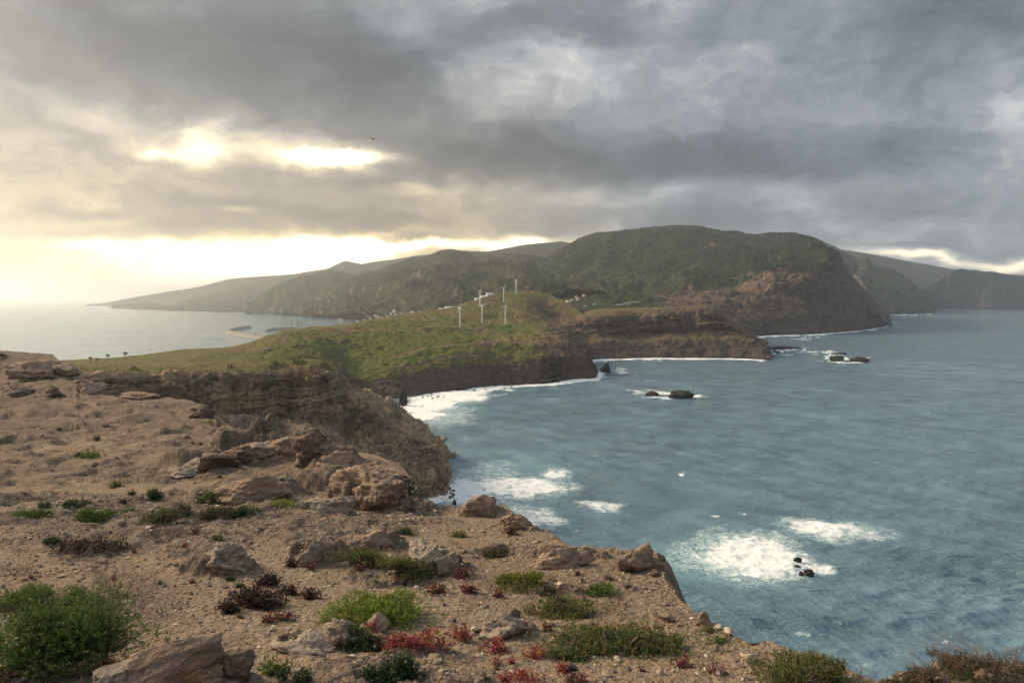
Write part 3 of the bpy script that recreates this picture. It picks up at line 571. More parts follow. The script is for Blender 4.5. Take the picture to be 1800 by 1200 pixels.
def build_clifftop():
    cols = np.concatenate([np.linspace(-900, -40, 40)[:-1], np.linspace(-40, 1850, 880), np.linspace(1850, 2700, 30)[1:]])
    nt = 600
    rim = np.interp(cols, RIM[:, 0], RIM[:, 1])
    jag = np.stack([cols / 46.0, 0 * cols, 0 * cols], -1)
    rim = rim + 7 * fbm(jag, 1.0, 4, 0.6) * sstep(cols, 150, 300)
    t = np.linspace(0, 1, nt) ** 0.98
    bot = np.concatenate([[4200, 2600, 1900, 1600, 1450, 1350, 1290], ])
    g = np.exp(-0.5 * (np.arange(-300, 301) / 95.0) ** 2); g /= g.sum()
    xs = np.arange(-1200, 3000.0); rs = np.convolve(np.pad(np.interp(xs, RIM[:, 0], RIM[:, 1]), 300, 'edge'), g, 'valid'); rs = np.interp(cols, xs, rs)
    PX = np.tile(cols, (nt, 1)); PY = 1250.0 + (rs[None] - 1250.0) * t[:, None] + (rim - rs)[None] * t[:, None] ** 12
    low = np.tile(bot[:, None], (1, len(cols)))
    PX = np.concatenate([np.tile(cols, (len(bot), 1)), PX]); PY = np.concatenate([low, PY])
    # the columns fan out; near the feet keep the ground wide
    V = P(PX, PY, D0(PY))
    nb = len(bot)
    D = V[..., 1]
    e = np.clip(np.concatenate([np.zeros(nb), t]), 0, 1)[:, None] + 0 * D     # 1 at the rim
    keep = 1 - sstep(e, 0.965, 1.0) * 0.75
    cell = np.abs(np.gradient(D, axis=0)) + 1e-3
    q = V * (1, 1, 1.0)
    far = sstep(D, 9, 26)
    z = 0.30 * fbm(q, 1 / 9.0, 3) * (0.25 + 0.75 * far) + 0.9 * far * sstep(D, 30, 70) * fbm(q + 40, 1 / 22.0, 3)
    wq = q + 0.9 * np.stack([fbm(q, 0.5, 2), fbm(q + 77, 0.5, 2), 0 * D], -1)
    rdg = fbm(wq * (1, 1, 0.5), 1 / 3.1, 5, 0.55, ridge=True, cell=cell)
    rocky = sstep(fbm(q + 9, 1 / 4.5, 4, 0.6) + 0.40 * far + 0.5 * sstep(D, 36, 60) - 0.05, 0.0, 0.35)
    z += (0.17 * far + 0.07) * rdg * (0.25 + 0.75 * rocky) + 0.55 * far * sstep(D, 28, 60) * fbm(wq * (1, 0.6, 1), 1 / 6.0, 5, 0.5, ridge=True, cell=cell)
    z += 0.50 * sstep(D, 22, 40) * fbm(wq * (1, 0.8, 1), 1 / 2.6, 4, 0.5, ridge=True, cell=cell)
    # bedrock that stands up out of the soil: long ridges and humps (photograph position, size, depth, height)
    for (mx, my, mw, md, mh, ang) in MOUNDS:
        g = P(mx, my, D0(my)); kk = g[1] / FPX; c_, s_ = math.cos(R(ang)), math.sin(R(ang))
        dx = V[..., 0] - g[0]; dy = V[..., 1] - g[1]
        sel = (np.abs(dx) < 1.6 * mw * kk) & (np.abs(dy) < 1.6 * max(mw, md) * kk * 1.2)
        if not sel.any(): continue
        a = (dx[sel] * c_ + dy[sel] * s_) / (mw * kk / 2); b = (-dx[sel] * s_ + dy[sel] * c_) / (md * kk / 2)
        pq = V[sel] / (mw * kk)
        r = np.hypot(a, b) + 0.22 * fbm(pq, 4.0, 4, 0.6)
        m_ = sstep(1.08 - r, 0.0, 0.55)
        kn = fbm(pq * (1, 1, 0.6), 7.0, 5, 0.6, ridge=True)
        z[sel] = np.maximum(z[sel], z[sel] * (1 - m_ * 0.3)) + mh * kk * m_ * (1 + 0.16 * kn)
        rocky[sel] = np.maximum(rocky[sel], sstep(m_, 0.15, 0.5) * 1.1)
    terr = fbm(wq, 1 / 2.2, 4, cell=cell)                     # broken ledges
    z += rocky * 0.16 * (0.4 + far) * (np.floor(terr * 3.2) + sstep(terr * 3.2 - np.floor(terr * 3.2), 0.72, 1.0)) / 3.2
    z += 0.075 * fbm(q, 1 / 0.8, 5, 0.55, cell=cell) * (0.5 + 1.2 * rocky) * (1 - 0.6 * sstep(D, 35, 70)) + 0.05 * rocky * fbm(q, 1 / 0.45, 4, 0.6, ridge=True, cell=cell) + 0.05 * far * fbm(q, 1 / 1.6, 4, 0.6, ridge=True, cell=cell)
    z += 0.012 * fbm(q, 1 / 0.16, 3, 0.6, cell=cell) * (1 - far)
    V = V + np.stack([0 * D, 0 * D, z * keep], -1)
    SURF['clifftop'] = V[nb:]; SURF['cl_px'] = cols
    # over the edge: the cliff falls to the sea
    out = []; prev = V[-1]; base = V[-1].copy()
    for k, (dd, dz) in enumerate([(0.5, -0.35), (1.0, -1.6), (1.7, -4), (2.6, -9), (4.5, -20), (8, -40), (14, -70), (22, -105), (30, -126)]):
        s = dd * (0.35 + base[:, 1] / 22.0); n = 0.5 * fbm(np.stack([cols / 30.0, 0 * cols + k, 0 * cols], -1), 1.0, 3)
        p = base.copy(); f = (base[:, 1] + s * 0.35 * (1 + n)) / base[:, 1]
        p[:, 0] = base[:, 0] * f + 0.55 * s * sstep(cols, 500, 900) * (1 + n); p[:, 1] *= f; p[:, 2] = np.maximum(base[:, 2] + dz * (0.8 + 0.2 * base[:, 1] / 100 if k < 5 else 1.0), -3 - k * 0.1)
        out.append(p)
    V = np.concatenate([V, np.array(out)])
    rk = np.concatenate([rocky, np.tile(rocky[-1], (len(out), 1))])
    me = mesh_from('clifftop', V.reshape(-1, 3), grid_faces(*V.shape[:2]), M['soil'], True, {'rocky': rk})
    tag(link('clifftop_ground', me), kind='structure')
    # the ground goes on under and behind the camera
    g = [(-60, -40, 118.2), (60, -40, 118.2), (60, 0.9, 117.6), (-60, 0.9, 117.6)]
    xs = np.linspace(-60, 60, 61); ys = np.linspace(-45, 0.74, 30); gx, gy = np.meshgrid(xs, ys)
    q = np.stack([gx, gy, 0 * gx + 118.15], -1); q[..., 2] += 0.12 * fbm(q, 1 / 4.0, 4) - 0.25 * sstep(gy, -4, 0.7)
    tag(link('ground', mesh_from('ground', q.reshape(-1, 3), grid_faces(30, 61), M['soil'], True, {'rocky': 0 * gx})), kind='structure')
def soil_mat():
    m, T = new_mat('clifftop_soil'); p = T.pos(); x, y, z_ = T.xyz(p); nz = T.xyz(T.nrm())[2]; rk = T.attr('rocky')
    a = T.noise(p, 0.22, 5, 0.6); b = T.noise(p, 1.1, 6, 0.65); c = T.noise(p, 7.0, 5, 0.7); d = T.noise(p, 34.0, 3, 0.7)
    wash = T.noise(T.comb(T.mul(x, 1.0), T.mul(y, 0.35), 0.0), 0.45, 5, 0.62, 0.6)
    soil = T.mix(T.map(T.add(a, T.mul(T.sub(wash, 0.5), 0.7)), 0.40, 0.60), (0.40, 0.282, 0.180), (0.295, 0.208, 0.142))
    soil = T.mix(T.mul(T.map(b, 0.52, 0.68), 0.75), soil, (0.50, 0.39, 0.275))
    soil = T.mix(T.mul(T.map(T.noise(T.v('ADD', p, (31, 7, 0)), 0.5, 5, 0.6), 0.58, 0.70), 0.6), soil, (0.36, 0.20, 0.115))
    rock = T.mix(T.map(b, 0.36, 0.62), (0.110, 0.080, 0.061), (0.225, 0.158, 0.110))
    rock = T.mix(T.mul(T.map(c, 0.5, 0.68), 0.5), rock, (0.11, 0.088, 0.078))
    col = T.mix(T.mul(T.map(T.add(rk, T.sub(b, 0.5)), 0.3, 0.8), 0.8), soil, rock)
    col = T.mix(T.map(T.add(nz, T.mul(T.sub(c, 0.5), 0.3)), 0.55, 0.86, 0.85, 0.0), col, rock)
    rub = T.noise(T.v('ADD', p, (3, 17, 0)), 1.7, 6, 0.72, 0.3)
    col = T.mix(T.mul(T.mul(T.map(rub, 0.50, 0.60), rk), 0.72), col, (0.075, 0.056, 0.046))
    col = T.mix(T.mul(T.mul(T.map(rub, 0.42, 0.34), rk), 0.45), col, (0.40, 0.31, 0.22))
    # gravel: every cell a pebble of its own tone
    v1 = T.node('ShaderNodeTexVoronoi'); T.put(v1.inputs['Vector'], T.v('ADD', p, T.v('SCALE', T.noise(p, 9.0, 2, color=True), sc=0.05))); v1.inputs['Scale'].default_value = 11.0
    tone = T.xyz(v1.outputs['Color'])
    peb = T.mix(tone[0], (0.16, 0.125, 0.105), (0.56, 0.47, 0.36))
    col = T.mix(T.mul(T.map(T.add(tone[1], T.mul(T.sub(b, 0.5), 1.2)), 0.45, 0.85), 0.55), col, peb)
    v2 = T.node('ShaderNodeTexVoronoi'); T.put(v2.inputs['Vector'], p); v2.inputs['Scale'].default_value = 30.0
    t2 = T.xyz(v2.outputs['Color'])
    col = T.mix(T.mul(t2[0], 0.35), col, T.mix(t2[1], (0.12, 0.09, 0.07), (0.62, 0.52, 0.40)))
    col = T.mix(T.mul(T.map(d, 0.35, 0.65), 0.35), T.mix(0.5, col, (0.10, 0.075, 0.06)), col)
    h = T.add(T.add(T.mul(v1.outputs['Distance'], -0.5), T.mul(v2.outputs['Distance'], -0.2)), T.add(T.mul(c, 1.0), T.mul(d, 0.25)))
    finish(T, col, 0.95, T.bump(h, 1.0, 0.10), spec=0.15); return m
M['soil'] = soil_mat()
build_clifftop()
def ground(px, py):
    """point of the built clifftop seen at this photograph position"""
    V = SURF['clifftop']; c = SURF['cl_px']
    j = int(np.argmin(np.abs(c - px)))
    a = slice(max(0, j - 2), j + 3)
    x, y = proj(V[:, a]); d = (x - px) ** 2 + (y - py) ** 2
    i = np.unravel_index(np.argmin(d), d.shape)
    return V[i[0], a][i[1]].copy()

# ================================================================== ROCKS
def rock_mat(name, a, b, c, lich=0.25, S=1.0):
    m, T = new_mat(name); p = T.pos(); nz = T.xyz(T.nrm())[2]
    n1 = T.noise(p, 0.9 / S, 6, 0.65); n2 = T.noise(p, 4.5 / S, 6, 0.7, 0.5); n3 = T.noise(p, 22.0 / S, 4, 0.7)
    x, y, z = T.xyz(p)
    lay = T.noise(T.comb(T.mul(x, 1.2), T.mul(y, 1.2), T.add(T.mul(z, 9.0), T.mul(n1, 5.0))), 1.0 / S, 4, 0.6)
    col = T.mix(T.map(n1, 0.36, 0.60), a, b)
    col = T.mix(T.mul(T.map(lay, 0.45, 0.62), 0.6), col, c)
    col = T.mix(T.mul(T.map(n2, 0.52, 0.66), 0.6), col, T.mix(0.6, col, (0.045, 0.04, 0.038)))
    col = T.mix(T.mul(T.map(n3, 0.56, 0.70), lich), col, (0.52, 0.46, 0.36))
    col = T.mix(T.mul(T.map(T.noise(T.v('ADD', p, (5, 9, 2)), 2.2 / S, 5, 0.6), 0.58, 0.68), lich), col, (0.34, 0.22, 0.09))
    crack = T.voro(T.v('ADD', p, T.v('SCALE', T.noise(p, 3.0 / S, 3, color=True), sc=0.5 * S)), 2.4 / S, 'DISTANCE_TO_EDGE')
    ck = T.mul(T.map(crack, 0.0, 0.03, 1.0, 0.0), T.map(n1, 0.48, 0.62))
    col = T.mix(T.mul(ck, 0.45), col, (0.035, 0.03, 0.027))
    h = T.add(T.add(T.mul(n2, 1.0), T.mul(n3, 0.4)), T.mul(ck, -0.5))
    finish(T, col, 0.93, T.bump(h, 1.0, 0.06 * S), spec=0.2); return m
M['rock_brown'] = rock_mat('brown_lava_rock', (0.25, 0.178, 0.132), (0.35, 0.25, 0.175), (0.20, 0.15, 0.12))
M['rock_grey'] = rock_mat('grey_lava_rock', (0.28, 0.225, 0.18), (0.40, 0.325, 0.25), (0.20, 0.165, 0.14), 0.4)
M['rock_dark'] = rock_mat('dark_scoria_rock', (0.15, 0.11, 0.09), (0.26, 0.18, 0.13), (0.085, 0.07, 0.062), 0.15)
M['rock_pale'] = rock_mat('pale_weathered_rock', (0.33, 0.265, 0.20), (0.42, 0.35, 0.27), (0.24, 0.18, 0.14), 0.45)
M['rock_ochre'] = rock_mat('ochre_rock', (0.30, 0.205, 0.11), (0.24, 0.165, 0.11), (0.16, 0.12, 0.095), 0.4)
M['basalt'] = rock_mat('wet_basalt', (0.020, 0.019, 0.020), (0.035, 0.032, 0.031), (0.05, 0.043, 0.038), 0.0, 8.0)
_ICO = {}
def ico(n):
    if n not in _ICO:
        bm = bmesh.new(); bmesh.ops.create_icosphere(bm, subdivisions=n, radius=1.0)
        _ICO[n] = (np.array([v.co[:] for v in bm.verts]), np.array([[v.index for v in f.verts] for f in bm.faces])); bm.free()
    return _ICO[n]
def rock_verts(seed, sub, size, cuts=9, rough=0.22, strata=0.0, peak=0.0):
    cuts = cuts + 7; rough = rough * 0.62
    rng = np.random.RandomState(seed); v, f = ico(sub); p = v.copy()
    for k in range(cuts):
        n = rng.normal(size=3); n /= np.linalg.norm(n); d = rng.uniform(0.46, 0.86)
        s = p @ n - d; p = p - np.maximum(s, 0)[:, None] * n * 0.93
    o = rng.uniform(-50, 50, 3); N = v
    d = rough * (1.0 * fbm(p + o, 1.1, 3) + 0.75 * fbm(p + o, 2.4, 6, 0.62, ridge=True) + 0.25 * fbm(p + o, 9.0, 4, 0.6))
    for fq, am in ((1.4, 0.22), (3.2, 0.09)):                      # broken faces: blocks that have come away
        c = fbm(p * (1, 1, 1.5) + o + 9, fq, 3, 0.5) * 2.6; k = np.floor(c); d = d + am * min(1.0, rough / 0.16) * (k + sstep(c - k, 0.86, 1.0)) / 2.6
    p = p + N * d[:, None]
    p = p * (np.asarray(size) / 2.0)
    if strata:
        z = p[:, 2]; w = strata * (0.75 + 0.3 * fbm(p / np.max(size) + o, 2.0, 2)); k = np.floor(z / w); fr = z / w - k
        p[:, 2] = (k + sstep(fr, 0.25, 0.75)) * w * 0.30 + 0.70 * z
        pass
    if peak: p[:, :2] *= (1 - peak * sstep(p[:, 2] / size[2] + 0.5, 0.2, 1.1))[:, None]
    return p, f
NR = [0]
def rock(px, py, w, h, label, mat='rock_brown', sub=5, rot=0.0, dep=0.75, tilt=(0, 0), sink=0.30, cuts=9, rough=0.22, strata=0.0, name='boulder', cat='rock', surf=None, D=None, group=None, peak=0.0):
    """w, h: what the photograph shows of it, in photograph pixels; py: its foot"""
    NR[0] += 1
    if D is not None: g = P(px, py, D)
    elif surf == 'sea': g = W(px, py)
    elif surf: g = on(surf, px, py)
    else: g = ground(px, py)
    if surf is None and D is None: sink += 0.10; h *= 0.92; w *= 1.06
    k = g[1] / FPX; W_, H_ = w * k, h * k / (1 - sink)
    v, f = rock_verts(100 + NR[0] * 7, sub, (W_, W_ * dep, H_), cuts, rough, strata * k, peak)
    o = link(name, mesh_from(name, v, f, M[mat], True))
    o.location = (g[0], g[1] + W_ * dep * 0.25, g[2] + H_ * (0.5 - sink)); o.rotation_euler = (R(tilt[0]), R(tilt[1]), R(rot))
    return tag(o, label, cat, group)
# the outcrop on the skyline and the boulder overhanging its edge
rock(60, 664, 150, 34, 'low brown outcrop on the clifftop skyline above the south bay', 'rock_brown', 5, 4, 0.5, sink=0.45, strata=9, name='rock_outcrop')
rock(112, 664, 46, 30, 'rounded brown boulder overhanging the edge of the skyline outcrop', 'rock_brown', 5, 12, 0.8, sink=0.12, cuts=5, rough=0.16)
rock(160, 694, 46, 34, 'pale streaked rock wedged at the clifftop edge beside dark cliff', 'rock_pale', 5, -10, 0.7, sink=0.3, strata=7)
rock(85, 697, 44, 22, 'dark scoria hump at the foot of the skyline outcrop', 'rock_dark', 5, 0, 0.8, sink=0.35)
rock(25, 694, 50, 22, 'dark brown hump low on the slope at the photo left edge', 'rock_dark', 5, 15, 0.8, sink=0.35)
rock(352, 738, 48, 24, 'dark knobbly rock ending the low rise above the gully', 'rock_dark', 5, 10, 0.7, sink=0.3)
rock(240, 702, 90, 14, 'low flat brown ledge along the rim before the striated cliff', 'rock_brown', 5, 0, 0.5, sink=0.4)
# the chain of scoria boulders
rock(546, 808, 84, 56, 'tallest dark boulder at the high end of the scoria ridge', 'rock_dark', 5, 15, 0.8, sink=0.22, cuts=7, rough=0.2)
rock(500, 808, 92, 40, 'reddish flat-sided boulder beside the tallest scoria boulder', 'rock_brown', 5, -20, 0.8, sink=0.25)
rock(456, 808, 84, 34, 'knobbly grey-brown boulder mid scoria ridge', 'rock_grey', 5, 30, 0.9, sink=0.25)
rock(414, 812, 84, 38, 'round lumpy brown boulder on the scoria ridge', 'rock_dark', 5, 60, 0.9, sink=0.25, cuts=5)
rock(378, 822, 72, 32, 'boulder with a black smooth face on the scoria ridge', 'rock_dark', 5, 5, 0.8, sink=0.25, cuts=8, rough=0.12)
rock(346, 832, 74, 26, 'grey boulder low on the scoria ridge', 'rock_grey', 5, -15, 0.9, sink=0.3)
rock(318, 840, 60, 20, 'smallest grey boulder at the low end of the scoria ridge', 'rock_grey', 5, 25, 0.9, sink=0.3)
rock(588, 836, 96, 40, 'brown lumpy boulder right of the scoria ridge', 'rock_brown', 5, 25, 0.8, sink=0.3)
rock(440, 876, 190, 50, 'long rounded brown ledge under the scoria ridge', 'rock_brown', 6, -8, 0.42, sink=0.35, cuts=6, rough=0.14, name='rock_ledge')
rock(655, 892, 180, 74, 'big rounded brown rock mass above the cove', 'rock_brown', 6, -10, 0.6, sink=0.36, cuts=8, rough=0.20, strata=14, name='rock_outcrop')
rock(575, 902, 120, 50, 'broken grey-brown ledge at the foot of the rounded rock mass', 'rock_grey', 5, 8, 0.5, sink=0.4, strata=9, name='rock_ledge')
rock(846, 908, 84, 40, 'tawny flat-topped rock jutting over the water on the rim', 'rock_brown', 5, 5, 0.6, sink=0.25, cuts=8, rough=0.16)
rock(908, 926, 62, 28, 'low brown rock on the rim below the tawny rock', 'rock_brown', 5, -12, 0.7, sink=0.3)
rock(1126, 1004, 88, 48, 'square brown block at the corner of the clifftop', 'rock_brown', 5, 8, 0.6, sink=0.25, cuts=10, rough=0.15, strata=12)
rock(1151, 1014, 24, 16, 'black stone lodged under the square corner block', 'rock_dark', 4, 8, 0.8, sink=0.3, name='stone')
# ledges and stones of the near ground
rock(388, 1010, 130, 62, 'layered grey rock with a tilted brown slab on its right', 'rock_grey', 6, -14, 0.7, sink=0.3, strata=12, cuts=7, name='rock_outcrop')
rock(424, 992, 20, 40, 'thin tilted brown slab leaning on the layered grey rock', 'rock_brown', 4, -20, 0.6, (0, 24), 0.2, name='rock_slab')
rock(553, 992, 96, 62, 'grey cracked slab dipping left behind the olive shrub', 'rock_grey', 6, 24, 0.6, (0, -22), 0.35, strata=10, name='rock_slab')
rock(640, 968, 100, 46, 'broken grey-brown ledge above the olive shrub', 'rock_brown', 5, 5, 0.6, sink=0.4, strata=8, name='rock_ledge')
rock(745, 1000, 92, 66, 'pale angular rock with a flat lit face beside the olive shrub', 'rock_pale', 6, -10, 0.7, (0, -12), 0.28, cuts=10, rough=0.14)
rock(780, 1012, 60, 48, 'cracked tan rock right of the pale angular rock', 'rock_grey', 5, 30, 0.8, sink=0.35, strata=8)
rock(985, 995, 110, 32, 'crumbling brown bank below the clifftop rim', 'rock_brown', 5, 10, 0.6, sink=0.45, strata=7, name='rock_ledge')
rock(290, 1203, 236, 78, 'largest brown boulder near the bottom beside the big green bush', 'rock_brown', 6, 22, 0.55, (0, -16), 0.22, cuts=6, rough=0.07)
rock(200, 1215, 130, 62, 'sloping grey flank stone below the big green bush', 'rock_grey', 6, 30, 0.6, (0, -14), 0.3, cuts=6, rough=0.07)
rock(415, 1192, 66, 54, 'round dark lichen-spotted stone right of the largest boulder', 'rock_dark', 5, 0, 0.9, sink=0.22, cuts=6, rough=0.14, name='stone')
rock(352, 1206, 80, 44, 'ochre lumpy stone at the foot of the largest boulder', 'rock_ochre', 5, 20, 0.8, sink=0.25, name='stone')
rock(295, 1172, 22, 22, 'small ochre stone resting on the largest boulder', 'rock_ochre', 4, 0, 0.9, sink=0.15, name='stone')
rock(655, 1120, 66, 40, 'brown rock under the lime green bush', 'rock_brown', 5, 10, 0.8, sink=0.3)
rock(598, 1126, 78, 38, 'grey rock with bare roots below the lime green bush', 'rock_grey', 5, -8, 0.7, sink=0.3)
rock(580, 1136, 44, 26, 'dark wet-looking stone left of the bare roots', 'rock_dark', 4, 0, 0.8, sink=0.25, name='stone')
rock(545, 1145, 150, 34, 'long low grey bedrock rib left of the red plants', 'rock_grey', 5, -10, 0.5, sink=0.45, strata=8, name='rock_ledge')
rock(885, 1112, 96, 34, 'grey half-buried rock between the red plants and the green mats', 'rock_grey', 5, 12, 0.7, (0, 8), 0.35, strata=7)
rock(905, 1084, 26, 14, 'dark narrow stone above the half-buried grey rock', 'rock_dark', 4, 20, 0.6, sink=0.3, name='stone')
rock(1172, 1092, 40, 16, 'flat brown stone on the slope near the rim', 'rock_brown', 4, 0, 0.8, sink=0.3, name='stone')
rock(1240, 1100, 30, 24, 'brown crumbling knob on the rim above the sea', 'rock_brown', 4, 0, 0.8, sink=0.3, name='stone')
rock(1740, 1206, 44, 28, 'dark boulder on the mound in the bottom right corner', 'rock_dark', 4, 0, 0.8, sink=0.25)
# rubble of the upper slope
rng = np.random.RandomState(44); RUB = []
for k in range(6):
    v, f = rock_verts(700 + k, 4, (1, rng.uniform(0.7, 1), rng.uniform(0.45, 0.7)), 9, 0.2); RUB.append(mesh_from('slope_boulder', v, f, M[['rock_brown', 'rock_dark', 'rock_dark', 'rock_grey', 'rock_brown', 'rock_dark'][k]], True))
for k in range(120):
    px = rng.uniform(-20, 700); lo = np.interp(px, RIM[:, 0], RIM[:, 1]) + 6; py = lo + (905 - lo) * rng.uniform() ** 1.3
    if py > 905: continue
    g = ground(px, py); s = (5 + 15 * rng.uniform() ** 2.2) * g[1] / FPX
    o = link('slope_boulder', RUB[k % 6], loc=g + (0, 0, 0.05 * s), rot=(rng.uniform(-.3, .3), rng.uniform(-.3, .3), rng.uniform(0, 6)), scale=(s, s, s))
    tag(o, 'weathered boulder half sunk in the upper brown slope', 'rock', 'boulders strewn over the upper brown slope')
# rocks in the sea
SEA = dict(mat='basalt', surf='sea', cat='sea rock', name='sea_rock', sub=4, sink=0.35)
rock(1066, 655, 22, 20, 'tall dark sea stack off the tip of the green headland', **{**SEA, 'name': 'sea_stack', 'peak': 0.35, 'sub': 5})
rock(1148, 696, 28, 10, 'smaller dark rock of the pair in the bay', **SEA)
rock(1195, 700, 52, 14, 'larger dark rock of the pair in the bay', **{**SEA, 'sub': 5})
rock(1474, 635, 34, 10, 'left of the two dark rocks off the banded headland', **SEA)
rock(1514, 636, 36, 9, 'right of the two dark rocks off the banded headland', **SEA)
rock(1480, 623, 30, 4, 'thin flat reef just behind the two dark rocks', **SEA)
rock(1384, 613.5, 66, 6, 'long low black reef at the point of the banded headland', **{**SEA, 'dep': 0.5})
rock(1366, 620, 20, 4, 'little black reef rock at the point of the banded headland', **SEA)
rock(1566, 573, 8, 7, 'tiny dark stack off the brown sea cliff', **SEA)
rock(1548, 576, 10, 4, 'black reef rock at the foot of the brown sea cliff', **SEA)
rock(1402, 990, 17, 13, 'upper brown rock in the big white foam patch', **SEA)
rock(1404, 998, 14, 6, 'flat wet rock between the two rocks in the foam', **SEA)
rock(1424, 1012, 24, 12, 'lower brown rock in the big white foam patch', **SEA)
rock(1410, 1011, 12, 9, 'small wet rock at the left of the lower foam rock', **SEA)
rock(708, 712, 17, 26, 'pointed dark stack standing on the boulder beach', 'basalt', 4, surf='sea', peak=0.3, name='sea_stack', cat='sea rock')
rock(672, 742, 72, 46, 'black rock rib running down to the beach behind the spur', 'basalt', 5, 0, 1.2, (0, 24), surf='sea', name='sea_rock', cat='sea rock', sink=0.3, rough=.3)
rock(690, 752, 40, 26, 'low black foot of the rock rib in the surf', 'basalt', 5, 0, 1.0, surf='sea', name='sea_rock', cat='sea rock', sink=0.3, rough=.3)
rock(798, 888, 10, 13, 'pointed black rock in the surf beside the tawny rim rock', 'basalt', 4, surf='sea', peak=0.4, name='sea_stack', cat='sea rock')
rng = np.random.RandomState(11)
proto = None
for k in range(34):
    a = rng.uniform(); px = 738 + 60 * a + rng.normal() * 9; py = 874 - 6 * a + rng.uniform(-14, 10)
    s = rng.uniform(3, 9); g = W(px, py); kk = g[1] / FPX
    if proto is None:
        v, f = rock_verts(900, 3, (1, 0.9, 0.7), 7); proto = link('beach_boulder', mesh_from('beach_boulder', v, f, M['basalt'], True)); o = proto
        tag(o, 'dark boulder on the shore below the near spur', 'boulder', 'dark boulders below the near spur')
    else: o = proto.copy(); COL.objects.link(o)
    o.location = (g[0], g[1], 0.15 * s * kk); o.scale = (s * kk,) * 3; o.rotation_euler = (rng.uniform(-.4, .4), rng.uniform(-.4, .4), rng.uniform(0, 6))
proto = None
for k in range(70):
    a = rng.uniform(); px = 702 + 200 * a; py = np.interp(px, [702, 720, 760, 800, 850, 905], [722, 708, 698, 690, 683, 678]) + rng.uniform(-5, 4) + (rng.uniform(0, 12) if rng.uniform() < 0.2 else 0)
    s = rng.uniform(1.6, 5.0); g = W(px, py); kk = g[1] / FPX
    if proto is None:
        v, f = rock_verts(901, 3, (1, 0.9, 0.7), 7); proto = link('shore_boulder', mesh_from('shore_boulder', v, f, M['basalt'], True)); o = proto
        tag(o, 'black boulder on the surf beach below the green slope', 'boulder', 'black boulders on the surf beach')
    else: o = proto.copy(); COL.objects.link(o)
    o.location = (g[0], g[1], 0.15 * s * kk); o.scale = (s * kk,) * 3; o.rotation_euler = (rng.uniform(-.4, .4), rng.uniform(-.4, .4), rng.uniform(0, 6))

